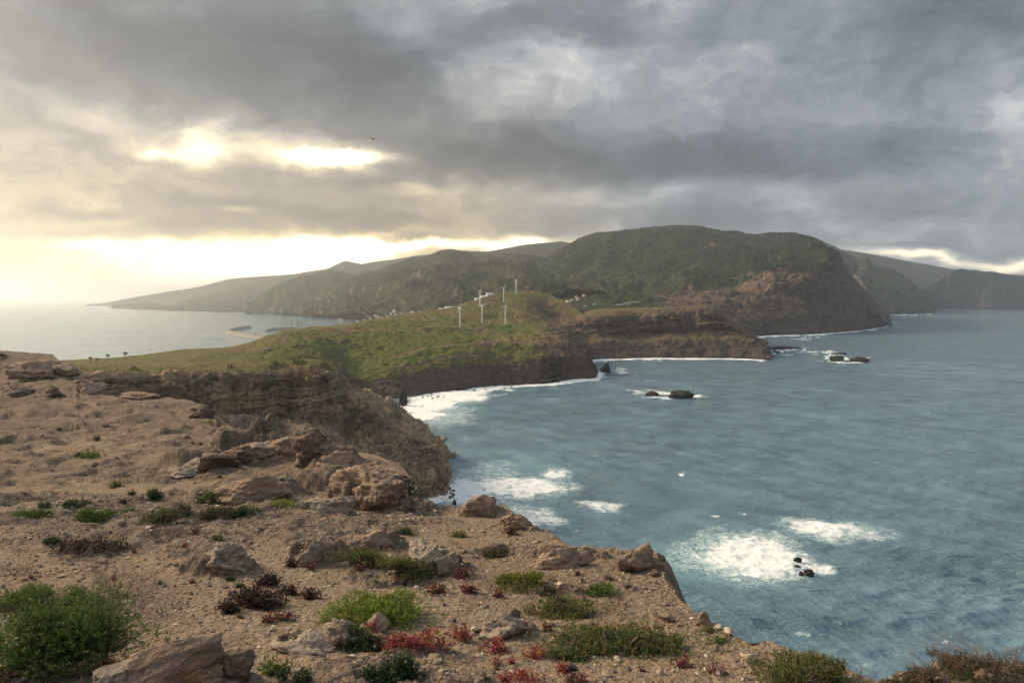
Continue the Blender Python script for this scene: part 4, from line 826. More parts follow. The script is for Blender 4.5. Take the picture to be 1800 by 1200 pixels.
# ---- loose stones and gravel of the clifftop
def stone_mat():
    m, T = new_mat('loose_stone'); r = T.attr('tone'); p = T.pos(); r2 = T.rnd()
    t = T.m('FRACT', T.add(r, r2))
    col = T.ramp(t, [(0.0, (0.10, 0.085, 0.078)), (0.3, (0.22, 0.165, 0.125)), (0.55, (0.33, 0.24, 0.165)), (0.8, (0.43, 0.345, 0.25)), (1.0, (0.60, 0.52, 0.42))])
    n = T.noise(p, 30.0, 4, 0.7); col = T.mix(T.mul(n, 0.6), col, T.mix(0.5, col, (0.08, 0.065, 0.055)))
    finish(T, col, 0.92, T.bump(n, 0.8, 0.015), spec=0.2); return m
M['stone'] = stone_mat()
def scatter_gravel():
    rng = np.random.RandomState(5)
    V = SURF['clifftop']; nr, nc = V.shape[:2]; cols = SURF['cl_px']
    N = vnormals(V); N = np.where(N[..., 2:3] < 0, -N, N)
    # area-weighted picks out to 30 m, thinning with distance, in drifts
    D = V[..., 1]; dens = np.zeros((nr, nc))
    du = np.linalg.norm(np.gradient(V, axis=1), axis=-1); dv = np.linalg.norm(np.gradient(V, axis=0), axis=-1)
    drift = sstep(fbm(V, 1 / 1.7, 4, 0.6), -0.7, 0.6) + 0.12
    dens = du * dv * drift * np.where(D < 24, 1.0, 0.0) * np.clip((9.0 / np.maximum(D, 5)) ** 1.1, 0, 1.4)
    dens[:, (cols < -150) | (cols > 1950)] = 0; dens[-2:] = 0
    w = dens.ravel() / dens.sum(); n = 21000
    idx = rng.choice(nr * nc, n, p=w); i, j = np.unravel_index(idx, (nr, nc))
    i2 = np.clip(i + 1, 0, nr - 1); j2 = np.clip(j + 1, 0, nc - 1); a, b = rng.uniform(size=(2, n, 1))
    pos = V[i, j] + a * (V[i2, j] - V[i, j]) + b * (V[i, j2] - V[i, j])
    size = 0.014 * np.exp(rng.normal(size=n) * 0.55) * (1 + 0.05 * np.maximum(pos[:, 1] - 8, 0))
    v0, f0 = ico(1)
    # keep the biggest for separate objects
    app = size / pos[:, 1] * FPX; order = np.argsort(-app)
    big = [k for k in order[:420] if 8 < app[k] < 40 and ground_ok(pos[k])][:230]
    small = np.setdiff1d(np.arange(n), big)
    m = len(small)
    jit = 1 + 0.28 * rng.normal(size=(m, 12)); sc = size[small][:, None] * rng.uniform(0.55, 1.0, (m, 3)) * (1, 1, 0.75)
    th = rng.uniform(0, 6.28, m); ct, st_ = np.cos(th), np.sin(th)
    v = v0[None] * np.clip(jit, 0.5, 1.5)[..., None] * sc[:, None]
    v = np.stack([v[..., 0] * ct[:, None] - v[..., 1] * st_[:, None], v[..., 0] * st_[:, None] + v[..., 1] * ct[:, None], v[..., 2]], -1)
    v = v + pos[small][:, None] + np.array([0, 0, 1.0]) * (0.15 * size[small])[:, None, None]
    f = f0[None] + (np.arange(m) * 12)[:, None, None]
    tone = np.repeat(rng.uniform(size=m), 12)
    tag(link('gravel', mesh_from('gravel', v.reshape(-1, 3), f.reshape(-1, 3), M['stone'], False, {'tone': tone})), kind='stuff')
    protos = []
    for k in range(8):
        vv, ff = rock_verts(300 + k, 3, (1, rng.uniform(0.7, 1), rng.uniform(0.5, 0.75)), 9, 0.16)
        protos.append(mesh_from('stone', vv, ff, M['stone'], True, {'tone': np.full(len(vv), k / 8.0)}))
    for q, k in enumerate(big):
        o = link('loose_stone', protos[q % 8], loc=pos[k] + (0, 0, 0.2 * size[k]), rot=(rng.uniform(-.3, .3), rng.uniform(-.3, .3), rng.uniform(0, 6.28)), scale=(size[k] * 2.1,) * 3)
        tag(o, 'small loose stone lying on the gravelly clifftop soil', 'stone', 'loose stones on the clifftop soil')
def ground_ok(p):
    x, y = proj(p); return -20 < x < 1820 and y < 1215
scatter_gravel()

# ================================================================== PLANTS
def leaf_mat(name, a, b, c=None, transl=0.22, dead=0.0):
    m, T = new_mat(name); t = T.attr('tint'); u = T.attr('leafy')
    col = T.mix(t, a, b)
    if c: col = T.mix(T.map(u, 0.62, 0.8), col, c)
    if dead: col = T.mix(T.mul(T.map(u, 0.0, 0.2, 1.0, 0.0), dead), col, (0.14, 0.10, 0.06))
    finish(T, col, 0.6, spec=0.25, transl=transl); return m
M['lf_bright'] = leaf_mat('fleshy_green_leaves', (0.050, 0.100, 0.028), (0.165, 0.225, 0.045), dead=0.4)
M['lf_lime'] = leaf_mat('lime_green_leaves', (0.11, 0.17, 0.03), (0.30, 0.36, 0.06), dead=0.3)
M['lf_olive'] = leaf_mat('olive_leaves', (0.075, 0.10, 0.035), (0.18, 0.185, 0.055), dead=0.5)
M['lf_gold'] = leaf_mat('yellow_green_leaves', (0.09, 0.11, 0.02), (0.24, 0.23, 0.035), dead=0.6)
M['lf_mat'] = leaf_mat('mat_leaves', (0.05, 0.10, 0.03), (0.15, 0.20, 0.06), (0.22, 0.15, 0.06), dead=0.3)
M['lf_dark'] = leaf_mat('dark_leaves', (0.024, 0.05, 0.022), (0.065, 0.105, 0.035), dead=0.3)
M['lf_brown'] = leaf_mat('withered_leaves', (0.055, 0.042, 0.025), (0.14, 0.10, 0.05), (0.07, 0.085, 0.03))
M['lf_purple'] = leaf_mat('dark_purple_leaves', (0.035, 0.018, 0.020), (0.105, 0.045, 0.045), (0.085, 0.07, 0.035), 0.1)
M['lf_red'] = leaf_mat('red_leaves', (0.13, 0.024, 0.038), (0.46, 0.085, 0.115), (0.40, 0.19, 0.07))
M['lf_wine'] = leaf_mat('wine_red_leaves', (0.09, 0.02, 0.03), (0.27, 0.042, 0.075), (0.15, 0.12, 0.05))
M['twig'] = plain('dry_twig', (0.21, 0.17, 0.14), 0.9, 0.3, 12)
M['stem'] = plain('brown_stem', (0.10, 0.07, 0.05), 0.9, 0.3, 12)
def tubes(segs, sides=4):
    """segs: (M,8) x0 y0 z0 r0 x1 y1 z1 r1"""
    s = np.asarray(segs, float); a, b = s[:, :3], s[:, 4:7]; d = b - a; d /= np.maximum(np.linalg.norm(d, axis=1)[:, None], 1e-9)
    ref = np.where(np.abs(d[:, 2:3]) > 0.9, np.array([[1.0, 0, 0]]), np.array([[0, 0, 1.0]]))
    u = np.cross(d, ref); u /= np.linalg.norm(u, axis=1)[:, None]; w = np.cross(d, u)
    an = np.arange(sides) * 2 * math.pi / sides
    ring = u[:, None] * np.cos(an)[None, :, None] + w[:, None] * np.sin(an)[None, :, None]
    v = np.concatenate([a[:, None] + ring * s[:, 3][:, None, None], b[:, None] + ring * s[:, 7][:, None, None]], 1)
    k = np.arange(sides); q = np.stack([k, (k + 1) % sides, (k + 1) % sides + sides, k + sides], -1)
    f = q[None] + (np.arange(len(s)) * 2 * sides)[:, None, None]
    return v.reshape(-1, 3), f.reshape(-1, 4)
def foliage(rng, w, d, h, n, sl, ll, lw, nl, lobes=6, flat=0.5, curl=0.9):
    """sprigs on the surface of several overlapping mounds; every sprig carries nl leaves"""
    lobes = int(np.clip(lobes * 3, 9, 40))
    e = rng.normal(size=(lobes, 3)); e[:, 2] = np.abs(e[:, 2]); e /= np.linalg.norm(e, axis=1)[:, None]; e *= rng.uniform(0.25, 0.98, (lobes, 1)) * (1, 1, 0.8)
    lc = e * (w / 2, d / 2, h); lr = rng.uniform(0.22, 0.40, lobes); lc[0] = 0; lr[0] = 0.68
    k = np.where(rng.uniform(size=n) < 0.14, 0, rng.randint(0, lobes, n)); dirs = rng.normal(size=(n, 3)); dirs[:, 2] = dirs[:, 2] * 0.9 + 0.25; dirs[k == 0, 2] = np.abs(dirs[k == 0, 2]); dirs /= np.linalg.norm(dirs, axis=1)[:, None]
    rad = np.stack([lr[k] * w / 2, lr[k] * d / 2, np.minimum(lr[k] * 1.15, 1.0) * h], -1)
    depth = 1 - 0.35 * rng.uniform(size=(n, 1)) ** 1.7
    p = lc[k] + dirs * rad * depth; p[:, 2] = np.abs(p[:, 2])
    stray = rng.uniform(size=n) < 0.07; a_ = rng.uniform(0, 6.28, n); q_ = rng.uniform(0.8, 1.35, n)
    p[stray] = np.stack([np.cos(a_) * q_ * w / 2, np.sin(a_) * q_ * d / 2, rng.uniform(0, 0.12, n) * h], -1)[stray]
    p *= 1 + 0.10 * fbm(p / max(w, 0.01) + rng.uniform(0, 50), 5.0, 3)[:, None]
    nd = dirs / rad; nd /= np.linalg.norm(nd, axis=1)[:, None]
    sd = nd * 0.75 + np.array([0, 0, flat]) + rng.normal(size=(n, 3)) * 0.38; sd /= np.linalg.norm(sd, axis=1)[:, None]
    L = sl * rng.uniform(0.6, 1.3, n)
    base = p - sd * L[:, None] * 0.55; base[:, 2] = np.maximum(base[:, 2], 0.004)
    t = (np.arange(nl)[None] + rng.uniform(size=(n, nl))) / nl
    q = base[:, None] + sd[:, None] * (L[:, None] * t)[..., None]
    ld = rng.normal(size=(n, nl, 3)) * curl + sd[:, None] * (0.35 + 0.9 * t[..., None]); ld /= np.linalg.norm(ld, axis=-1, keepdims=True)
    sdw = np.cross(ld, rng.normal(size=(n, nl, 3))); sdw /= np.maximum(np.linalg.norm(sdw, axis=-1, keepdims=True), 1e-6)
    le = ll * rng.uniform(0.7, 1.25, (n, nl, 1)); wi = lw * 0.5 * rng.uniform(0.8, 1.2, (n, nl, 1))
    v = np.stack([q, q + ld * le * 0.5 + sdw * wi, q + ld * le, q + ld * le * 0.5 - sdw * wi], 2)
    v[..., 2] = np.maximum(v[..., 2], 0.002)
    f = np.arange(n * nl * 4).reshape(-1, 4)
    tint = np.clip(0.15 + 0.5 * t + 0.25 * rng.normal(size=(n, 1)) + 0.1 * rng.normal(size=(n, nl)), 0, 1)
    leafy = rng.uniform(size=(n, 1)) + 0 * t
    return v.reshape(-1, 3), f, np.repeat(tint.ravel(), 4), np.repeat(leafy.ravel(), 4), base, sd, lc
def grow(rng, p, d, L, r, depth, out, spread=0.6, n=(2, 4), up=0.15):
    k = 3; 
    for i in range(k):
        d2 = d + rng.normal(size=3) * 0.20 + np.array([0, 0, up * 0.3]); d2 /= np.linalg.norm(d2)
        e = p + d2 * L / k; r2 = r * 0.86; out.append((*p, r, *e, r2)); p, d, r = e, d2, r2
        if depth > 0 and i < k - 1 and rng.uniform() < 0.6:
            s = d + rng.normal(size=3) * spread; s /= np.linalg.norm(s); grow(rng, p, s, L * 0.6, r * 0.6, depth - 1, out, spread, n, up)
    if depth > 0:
        for j in range(rng.randint(*n)):
            s = d + rng.normal(size=3) * spread; s /= np.linalg.norm(s); grow(rng, p, s, L * rng.uniform(0.55, 0.85), r * 0.7, depth - 1, out, spread, n, up)
NB = [0]
def bush(px, py, w, h, leaf, label, name='shrub', cat='shrub', rot=0.0, dep=0.8, n=None, ll=None, lr=0.38, nl=10, sl=None, lobes=6, flat=0.5, twigs=0, group=None, slope=0.0, curl=0.9, hs=1.0):
    NB[0] += 1; rng = np.random.RandomState(1000 + NB[0]); g = ground(px, py - 0.12 * h); k = g[1] / FPX
    Ww = w * k; dip = max(0.12, (py - HZ) / FPX); Hh = max(0.35 * h * k, h * k * 0.85 - Ww * dep * dip * 0.55) * hs; Hh = max(Hh, 0.03)
    twigs = twigs or (4 if (n or w * h / 5.5) > 250 else 0)
    ll = ll or max(0.020, 0.0026 * g[1]); sl = sl or ll * 2.8
    n = n or int(np.clip(w * h / 5.5, 40, 3200))
    v, f, ti, lf, base, sd, lc = foliage(rng, Ww, Ww * dep, Hh, n, sl, ll, ll * lr, nl, lobes, flat, curl)
    r = thing(name, label, cat, (g[0], g[1] + Ww * dep * 0.2, g[2] - 0.01), R(rot), group); r.rotation_euler[1] = R(slope)
    link('foliage', mesh_from('foliage', v, f, M[leaf], False, {'tint': ti, 'leafy': lf}), r)
    out = []
    for i in range(min(14, 4 + n // 60)):
        j = rng.randint(0, n); a = np.array([0, 0, 0.0]) + rng.normal(size=3) * (0.06 * Ww, 0.06 * Ww, 0); a[2] = -0.02
        e = base[j]; mid = (a + e) / 2 + rng.normal(size=3) * 0.06 * Ww; mid[2] = max(mid[2], 0.01); rr = 0.012 * Ww + 0.002
        out += [(*a, rr, *mid, rr * 0.7), (*mid, rr * 0.7, *e, rr * 0.35)]
    v, f = tubes(out); link('stem', mesh_from('stem', v, f, M['stem'], True), r)
    if twigs:
        out = []
        for i in range(twigs):
            j = rng.randint(0, n); p = base[j].copy(); d = sd[j] + rng.normal(size=3) * 0.3; d /= np.linalg.norm(d)
            grow(rng, p, d, Ww * 0.22, max(0.0022, 0.00045 * g[1]), 2, out, 0.6)
        v, f = tubes(out, 3); tag(link('dry_twigs', mesh_from('dry_twigs', v, f, M['twig'], True), r), kind='stuff')
    return r
def dry_bush(px, py, w, h, label, nst=8, depth=4, rad=None, lean=(0, 0), group=None):
    NB[0] += 1; rng = np.random.RandomState(2000 + NB[0]); g = ground(px, py); k = g[1] / FPX
    r = thing('dry_bush', label, 'dry bush', (g[0], g[1], g[2] - 0.01), 0, group); out = []; rad = rad or max(0.0042, 0.0008 * g[1])
    for i in range(nst):
        a = rng.uniform(0, 6.28); d = np.array([math.cos(a) * 0.9 + lean[0], math.sin(a) * 0.7 + lean[1], rng.uniform(0.35, 1.1)]); d /= np.linalg.norm(d)
        p0 = np.array([rng.normal() * 0.08 * w * k, rng.normal() * 0.06 * w * k, -0.02])
        st = []; grow(rng, p0, d * (1, 1, h / w * 1.2), w * k * 0.30, rad, depth, st, 0.62, (2, 4)); out.append(st)
    big = np.array(out[0]); v, f = tubes(big, 4); link('main_branch', mesh_from('main_branch', v, f, M['stem'], True), r)
    rest = np.array([s for st in out[1:] for s in st]); rest[:, 2] = np.maximum(rest[:, 2], 0.003); rest[:, 6] = np.maximum(rest[:, 6], 0.003)
    v, f = tubes(rest, 3); tag(link('twigs', mesh_from('twigs', v, f, M['twig'], True), r), kind='stuff')
    return r
# ---- near shrubs
bush(84, 1205, 270, 190, 'lf_bright', 'biggest dense green bush in the bottom left corner', n=5200, ll=0.024, nl=14, sl=0.065, lobes=12, dep=0.9, twigs=10, hs=1.4)
bush(40, 1085, 140, 90, 'lf_bright', 'green bush dome rising behind the biggest bush at the left edge', n=1500, ll=0.022, nl=12, sl=0.08, lobes=6, twigs=4)
bush(135, 1095, 100, 85, 'lf_bright', 'rounded green bush dome behind the biggest bush beside grey twigs', n=1200, ll=0.022, nl=12, sl=0.08, lobes=5, twigs=4)
bush(656, 1106, 190, 88, 'lf_lime', 'lime green feathery bush behind the red plants', n=2600, ll=0.026, nl=12, sl=0.065, lobes=8, flat=0.7)
bush(640, 1000, 110, 50, 'lf_olive', 'upper left end of the olive shrub beside the pale angular rock', n=1100, nl=12, slope=10, dep=0.6)
bush(725, 1016, 140, 46, 'lf_olive', 'lower right end of the olive shrub trailing below the pale angular rock', n=1300, nl=12, slope=16, dep=0.6)
bush(918, 1040, 116, 50, 'lf_gold', 'yellow-green cushion shrub near the clifftop centre', n=1100, nl=10, twigs=4)
bush(965, 1052, 46, 34, 'lf_brown', 'half withered shrub at the right of the yellow-green cushion', n=240, twigs=5)
bush(1054, 1052, 66, 40, 'lf_bright', 'round bright green bush near the rim', n=600)
bush(1003, 1088, 152, 44, 'lf_mat', 'low green mat plant between two grey rocks near the rim', name='mat_plant', n=1100, ll=0.026, lr=0.5, dep=0.7)
bush(1105, 1158, 290, 72, 'lf_mat', 'longest low green mat plant on the right slope', name='mat_plant', n=2600, ll=0.024, lr=0.5, dep=0.5, lobes=10, twigs=5)
bush(1010, 1164, 90, 34, 'lf_mat', 'left tip of the longest green mat among red leaves', name='mat_plant', n=500, ll=0.024, lr=0.5, dep=0.6)
bush(1425, 1222, 176, 106, 'lf_olive', 'upright olive bush on the rim at bottom right against the sea', n=2400, ll=0.022, nl=12, sl=0.08, lobes=9, flat=0.9, twigs=6)
bush(1630, 1205, 70, 42, 'lf_brown', 'brown twiggy shrub on the bottom right mound left part', n=300, twigs=12)
bush(1760, 1190, 120, 34, 'lf_brown', 'withered shrub on the bottom right mound at the edge', n=400, twigs=14)
bush(710, 941, 50, 15, 'lf_dark', 'small dark green tuft above the pale angular rock')
bush(868, 984, 64, 24, 'lf_brown', 'dark brownish low shrub near the crumbling bank', n=330, twigs=2)
bush(806, 945, 34, 10, 'lf_olive', 'faint olive tuft on the bare soil below the tawny rock', n=90)
bush(1266, 1133, 44, 13, 'lf_bright', 'small green tuft on the slope edge above the sea')
bush(1247, 1112, 26, 14, 'lf_mat', 'tiny green tuft at the rim above the sea', name='mat_plant')
bush(628, 1150, 84, 70, 'lf_dark', 'dark leafy plant left of the red leaves', name='leafy_plant', cat='plant', n=260, ll=0.045, lr=0.5, nl=7, sl=0.12)
bush(698, 1208, 80, 78, 'lf_dark', 'dark leafy plant at the bottom below the red leaves', name='leafy_plant', cat='plant', n=260, ll=0.045, lr=0.5, nl=7, sl=0.12)
bush(648, 1196, 34, 24, 'lf_dark', 'small dark leafy plant left of the bottom leafy plant', name='leafy_plant', cat='plant', n=60, ll=0.04, lr=0.5, nl=6, sl=0.1)
bush(480, 1190, 64, 26, 'lf_bright', 'bright broad-leaved little plant at the bottom right of the largest boulder', name='leafy_plant', cat='plant', n=90, ll=0.05, lr=0.4, nl=5, sl=0.1)
bush(530, 1204, 34, 30, 'lf_dark', 'dusky green small plant at the bottom edge', name='leafy_plant', cat='plant', n=60, ll=0.04, lr=0.4, nl=6)
bush(498, 1196, 30, 14, 'lf_dark', 'tiny dark green sprig beside the broad-leaved plant', name='leafy_plant', cat='plant', n=30, ll=0.04, lr=0.5, nl=5)
# ---- middle distance shrubs
bush(50, 914, 66, 26, 'lf_bright', 'low bright green bush at the left edge of the shrub row')
bush(164, 922, 78, 42, 'lf_bright', 'round bright green bush in the middle of the shrub row', n=800)
bush(165, 930, 40, 12, 'lf_bright', 'small green tuft at the foot of the round bush')
bush(76, 894, 26, 16, 'lf_dark', 'small dark bush behind the left edge bush')
bush(124, 896, 54, 24, 'lf_dark', 'dark green bush behind the round bush')
bush(222, 909, 36, 18, 'lf_bright', 'small bright tuft right of the round bush')
bush(280, 924, 76, 42, 'lf_olive', 'grey-olive bush full of dry twigs', n=600, twigs=16)
bush(318, 910, 36, 38, 'lf_dark', 'tall dark bush behind the grey-olive bush')
bush(268, 882, 34, 30, 'lf_dark', 'dark upright bush at the back of the shrub row')
bush(368, 914, 74, 34, 'lf_brown', 'brownish dark bush in the right half of the shrub row', n=420, twigs=8)
bush(366, 888, 44, 30, 'lf_bright', 'green bush at the back below the long ledge', n=300)
bush(424, 912, 56, 32, 'lf_dark', 'dark green bush at the right end of the shrub row')
bush(497, 896, 52, 24, 'lf_lime', 'bright low bush on the soil right of the shrub row')
bush(380, 952, 28, 16, 'lf_olive', 'small olive tuft on the bare reddish soil')
bush(148, 806, 54, 13, 'lf_bright', 'lone green mat on the brown slope', name='mat_plant', ll=0.08)
bush(204, 858, 24, 16, 'lf_olive', 'small tuft on the slope above the shrub row')
bush(232, 872, 16, 10, 'lf_dark', 'tiny dark tuft above the shrub row', n=40)
bush(214, 886, 18, 10, 'lf_purple', 'tiny purplish tuft above the round bush', n=40)
bush(40, 672, 22, 4, 'lf_bright', 'thin green patch on the skyline outcrop', name='mat_plant', n=50, ll=0.12)
bush(168, 774, 14, 6, 'lf_olive', 'tiny tuft on the upper brown slope', n=30)
bush(88, 958, 30, 22, 'lf_dark', 'small dark green bush left of the purple patch', n=160)
bush(140, 970, 120, 26, 'lf_purple', 'dark purple low patch below the shrub row', name='purple_plant', cat='plant', n=420, ll=0.05, lr=0.5, nl=7, dep=0.5)
bush(200, 968, 36, 20, 'lf_purple', 'small purple clump right of the dark purple patch', name='purple_plant', cat='plant', n=130, ll=0.05, lr=0.5, nl=6)
bush(448, 1076, 112, 62, 'lf_purple', 'dark purple-brown plant mid left on bare soil', name='purple_plant', cat='plant', n=520, ll=0.04, lr=0.5, nl=8, twigs=3)
bush(470, 1034, 44, 36, 'lf_purple', 'upright purple-brown top above the purple plant', name='purple_plant', cat='plant', n=170, ll=0.04, lr=0.5, nl=8)
bush(400, 1082, 36, 34, 'lf_purple', 'blackish sprawling sprig left of the purple plant', name='purple_plant', cat='plant', n=110, ll=0.04, lr=0.5, nl=8)
bush(545, 1056, 36, 22, 'lf_purple', 'small purple clump left of the lime green bush', name='purple_plant', cat='plant', n=90, ll=0.04, lr=0.5, nl=7)
bush(510, 1048, 30, 18, 'lf_purple', 'small purple clump right of the upright purple top', name='purple_plant', cat='plant', n=70, ll=0.04, lr=0.5, nl=7)
bush(513, 998, 20, 14, 'lf_purple', 'little purple clump below the grey cracked slab', name='purple_plant', cat='plant', n=50, ll=0.045, lr=0.5, nl=6)
bush(404, 1022, 18, 12, 'lf_dark', 'little dark tuft below the layered grey rock', n=50)
bush(420, 1034, 18, 12, 'lf_dark', 'little dark tuft right of the purple plant top', n=50)
bush(900, 942, 30, 14, 'lf_purple', 'brown tuft near the low rim rock', name='purple_plant', cat='plant', n=70, ll=0.05, nl=6)
bush(342, 944, 14, 22, 'lf_purple', 'thin upright dark sprig below the brownish bush', name='purple_plant', cat='plant', n=40, ll=0.05, nl=6)
# ---- red plants
RED = dict(name='red_plant', cat='red plant', lr=0.55, nl=7, dep=0.8, group='red-leaved plants on the gravel')
for (px, py, w, h, lf, n, lab) in [(745, 1152, 84, 62, 'lf_red', 330, 'largest red and orange leaved plant beside the dark leafy plant'), (690, 1150, 66, 52, 'lf_red', 220, 'red leaved plant directly below the lime green bush'),
    (652, 1120, 30, 40, 'lf_red', 60, 'red sprig growing out of the dark leafy plant'), (812, 1132, 42, 44, 'lf_red', 110, 'upright crimson plant right of the largest red plant'), (868, 1152, 46, 42, 'lf_red', 130, 'orange-red plant below the half-buried grey rock'),
    (766, 1046, 44, 26, 'lf_wine', 90, 'wine red plant below the olive shrub tip'), (825, 1046, 28, 28, 'lf_wine', 60, 'wine red plant with a tall sprig near the centre'), (876, 1050, 14, 11, 'lf_wine', 26, 'tiny wine red tuft below the yellow-green cushion'),
    (812, 1016, 30, 14, 'lf_wine', 60, 'flat wine red plant at the tip of the olive shrub'), (702, 1018, 14, 14, 'lf_wine', 24, 'tiny wine red sprig under the olive shrub'), (632, 1003, 12, 10, 'lf_wine', 20, 'tiny wine red sprig at the upper olive shrub'),
    (943, 1160, 42, 28, 'lf_red', 100, 'red plant at the left tip of the long green mat'), (990, 1186, 26, 34, 'lf_red', 70, 'tall bright red plant below the long green mat'), (925, 1200, 52, 30, 'lf_red', 120, 'spreading red plant at the bottom edge'),
    (1016, 1204, 40, 26, 'lf_wine', 90, 'wine red plant at the bottom edge right of the bright red plant'), (890, 1202, 34, 30, 'lf_red', 60, 'reddish seedling cluster at the bottom edge left of the spreading plant'), (963, 1112, 14, 20, 'lf_wine', 26, 'thin wine red sprig above the long green mat'),
    (918, 1106, 20, 10, 'lf_wine', 26, 'small wine red tuft right of the half-buried grey rock'), (976, 1080, 16, 12, 'lf_wine', 20, 'wine red tuft inside the low green mat'), (494, 1092, 34, 18, 'lf_wine', 70, 'wine red edge of the purple plant'), (468, 1096, 22, 14, 'lf_wine', 40, 'wine red tuft below the purple plant'),
    (178, 1176, 30, 28, 'lf_red', 60, 'red plant between the big bush and the largest boulder'), (14, 1202, 40, 34, 'lf_wine', 90, 'wine red plant under the big bush in the corner'), (1200, 1176, 40, 26, 'lf_wine', 70, 'wine red plant at the right end of the long green mat'), (1262, 1186, 26, 20, 'lf_wine', 40, 'wine red plant on the gravel near the bottom rim'),
    (546, 1004, 10, 8, 'lf_wine', 16, 'tiny wine red dot plant left of the olive shrub'), (872, 1170, 16, 10, 'lf_red', 20, 'tiny red seedling below the orange-red plant'), (900, 1168, 14, 9, 'lf_red', 16, 'tiny red seedling right of the orange-red plant'), (770, 1010, 8, 8, 'lf_wine', 14, 'tiny wine red dot plant at the olive shrub edge')]:
    bush(px, py, w * 1.12, h, lf, lab, n=int(n * 0.62) + 6, ll=max(0.026, 0.0042 * ground(px, py)[1]), **RED)
# ---- tiny weeds between the stones
rng = np.random.RandomState(77)
for k in range(46):
    px = rng.uniform(20, 1240); py = rng.uniform(960, 1195)
    if py < np.interp(px, RIM[:, 0], RIM[:, 1]) + 26: continue
    s = rng.uniform(5, 15); lf = ['lf_wine', 'lf_purple', 'lf_mat', 'lf_wine', 'lf_brown', 'lf_dark'][k % 6]
    bush(px, py, s, s * 0.7, lf, 'tiny weed growing between the stones of the clifftop', 'weed', 'weed', n=int(8 + s * 1.6), lr=0.5, nl=6, group='tiny weeds on the clifftop')
# ---- dry twigs
dry_bush(240, 1085, 130, 110, 'grey leafless bush beside the big green bush', 12, 4, lean=(-0.2, 0))
dry_bush(196, 1040, 110, 66, 'grey leafless bush behind the green domes', 10, 4)
dry_bush(20, 1010, 70, 40, 'grey leafless bush at the left edge above the green dome', 7, 3)
dry_bush(283, 1075, 40, 34, 'small dry stub with dark branches on bare soil', 5, 3)
dry_bush(300, 948, 70, 30, 'tangle of dry branches at the foot of the grey-olive bush', 8, 3)
dry_bush(130, 985, 80, 24, 'dry twigs under the dark purple patch', 7, 3)
dry_bush(490, 902, 44, 14, 'dry twigs under the bright low bush', 5, 3)
dry_bush(985, 1050, 40, 26, 'dry twigs at the right of the yellow-green cushion', 6, 3)
dry_bush(1085, 1062, 34, 22, 'dry twigs right of the round bright bush', 5, 3)
dry_bush(1690, 1168, 150, 22, 'row of dry twigs on the bottom right mound', 10, 3)
bush(1690, 1176, 90, 26, 'lf_brown', 'brown withered shrub on top of the bottom right mound', n=420, twigs=14)
bush(1720, 1204, 120, 30, 'lf_olive', 'olive and brown low shrub at the foot of the bottom right mound', n=500, twigs=12)
bush(1590, 1212, 60, 26, 'lf_brown', 'small withered shrub at the left foot of the bottom right mound', n=200, twigs=8)
dry_bush(1640, 1180, 90, 30, 'tall dry twigs left on the bottom right mound', 9, 3)
dry_bush(1775, 1172, 80, 26, 'dry twigs at the right end of the bottom right mound', 9, 3)
dry_bush(1500, 1206, 60, 30, 'dry twigs beside the upright olive bush', 6, 3)
dry_bush(62, 874, 40, 18, 'fallen dry branch on the left slope', 4, 3)

# ================================================================== FAR THINGS
M['white'] = plain('white_paint', (0.80, 0.80, 0.79), 0.45, 0.03)
M['wall'] = plain('white_wall', (0.74, 0.72, 0.68), 0.8, 0.06, 0.3)
M['cream'] = plain('cream_wall', (0.66, 0.58, 0.46), 0.8, 0.06, 0.3)
M['tile'] = plain('tiled_roof', (0.34, 0.14, 0.08), 0.85, 0.15, 0.6)
M['sheet'] = plain('pale_sheet_roof', (0.72, 0.72, 0.72), 0.5, 0.05, 0.2)
M['glass'] = plain('dark_glass', (0.03, 0.035, 0.04), 0.12, 0.1, 3, 0, 0.6)
M['concrete'] = plain('concrete', (0.30, 0.28, 0.25), 0.9, 0.15, 0.3)
M['rust'] = plain('painted_steel', (0.22, 0.19, 0.17), 0.6, 0.15, 0.6)
M['rubber'] = plain('rubber', (0.02, 0.02, 0.02), 0.9)
M['bark'] = plain('palm_bark', (0.12, 0.09, 0.065), 0.95, 0.3, 3)
M['frond'] = plain('palm_fronds', (0.035, 0.06, 0.022), 0.7, 0.3, 3)
M['feather'] = plain('dark_feathers', (0.035, 0.032, 0.030), 0.8, 0.3, 20)
def bm_mesh(name, bm, mat, smooth=False):
    me = bpy.data.meshes.new(name); bm.normal_update(); bm.to_mesh(me); bm.free()
    me.polygons.foreach_set('use_smooth', [smooth] * len(me.polygons)); me.materials.append(mat); return me
def lathe(bm, prof, seg=20, c=(0, 0)):
    rings = []
    for (r, z) in prof: rings.append([bm.verts.new((c[0] + r * math.cos(i * 2 * math.pi / seg), c[1] + r * math.sin(i * 2 * math.pi / seg), z)) for i in range(seg)])
    for a, b in zip(rings[:-1], rings[1:]):
        for i in range(seg): bm.faces.new((a[i], a[(i + 1) % seg], b[(i + 1) % seg], b[i]))
    bm.faces.new(rings[0][::-1]); bm.faces.new(rings[-1])
def box(bm, x0, x1, y0, y1, z0, z1, taper=0.0):
    t = taper; v = [bm.verts.new(q) for q in [(x0, y0, z0), (x1, y0, z0), (x1, y1, z0), (x0, y1, z0), (x0 + t, y0 + t, z1), (x1 - t, y0 + t, z1), (x1 - t, y1 - t, z1), (x0 + t, y1 - t, z1)]]
    for f in [(3, 2, 1, 0), (4, 5, 6, 7), (0, 1, 5, 4), (1, 2, 6, 5), (2, 3, 7, 6), (3, 0, 4, 7)]: bm.faces.new([v[i] for i in f])
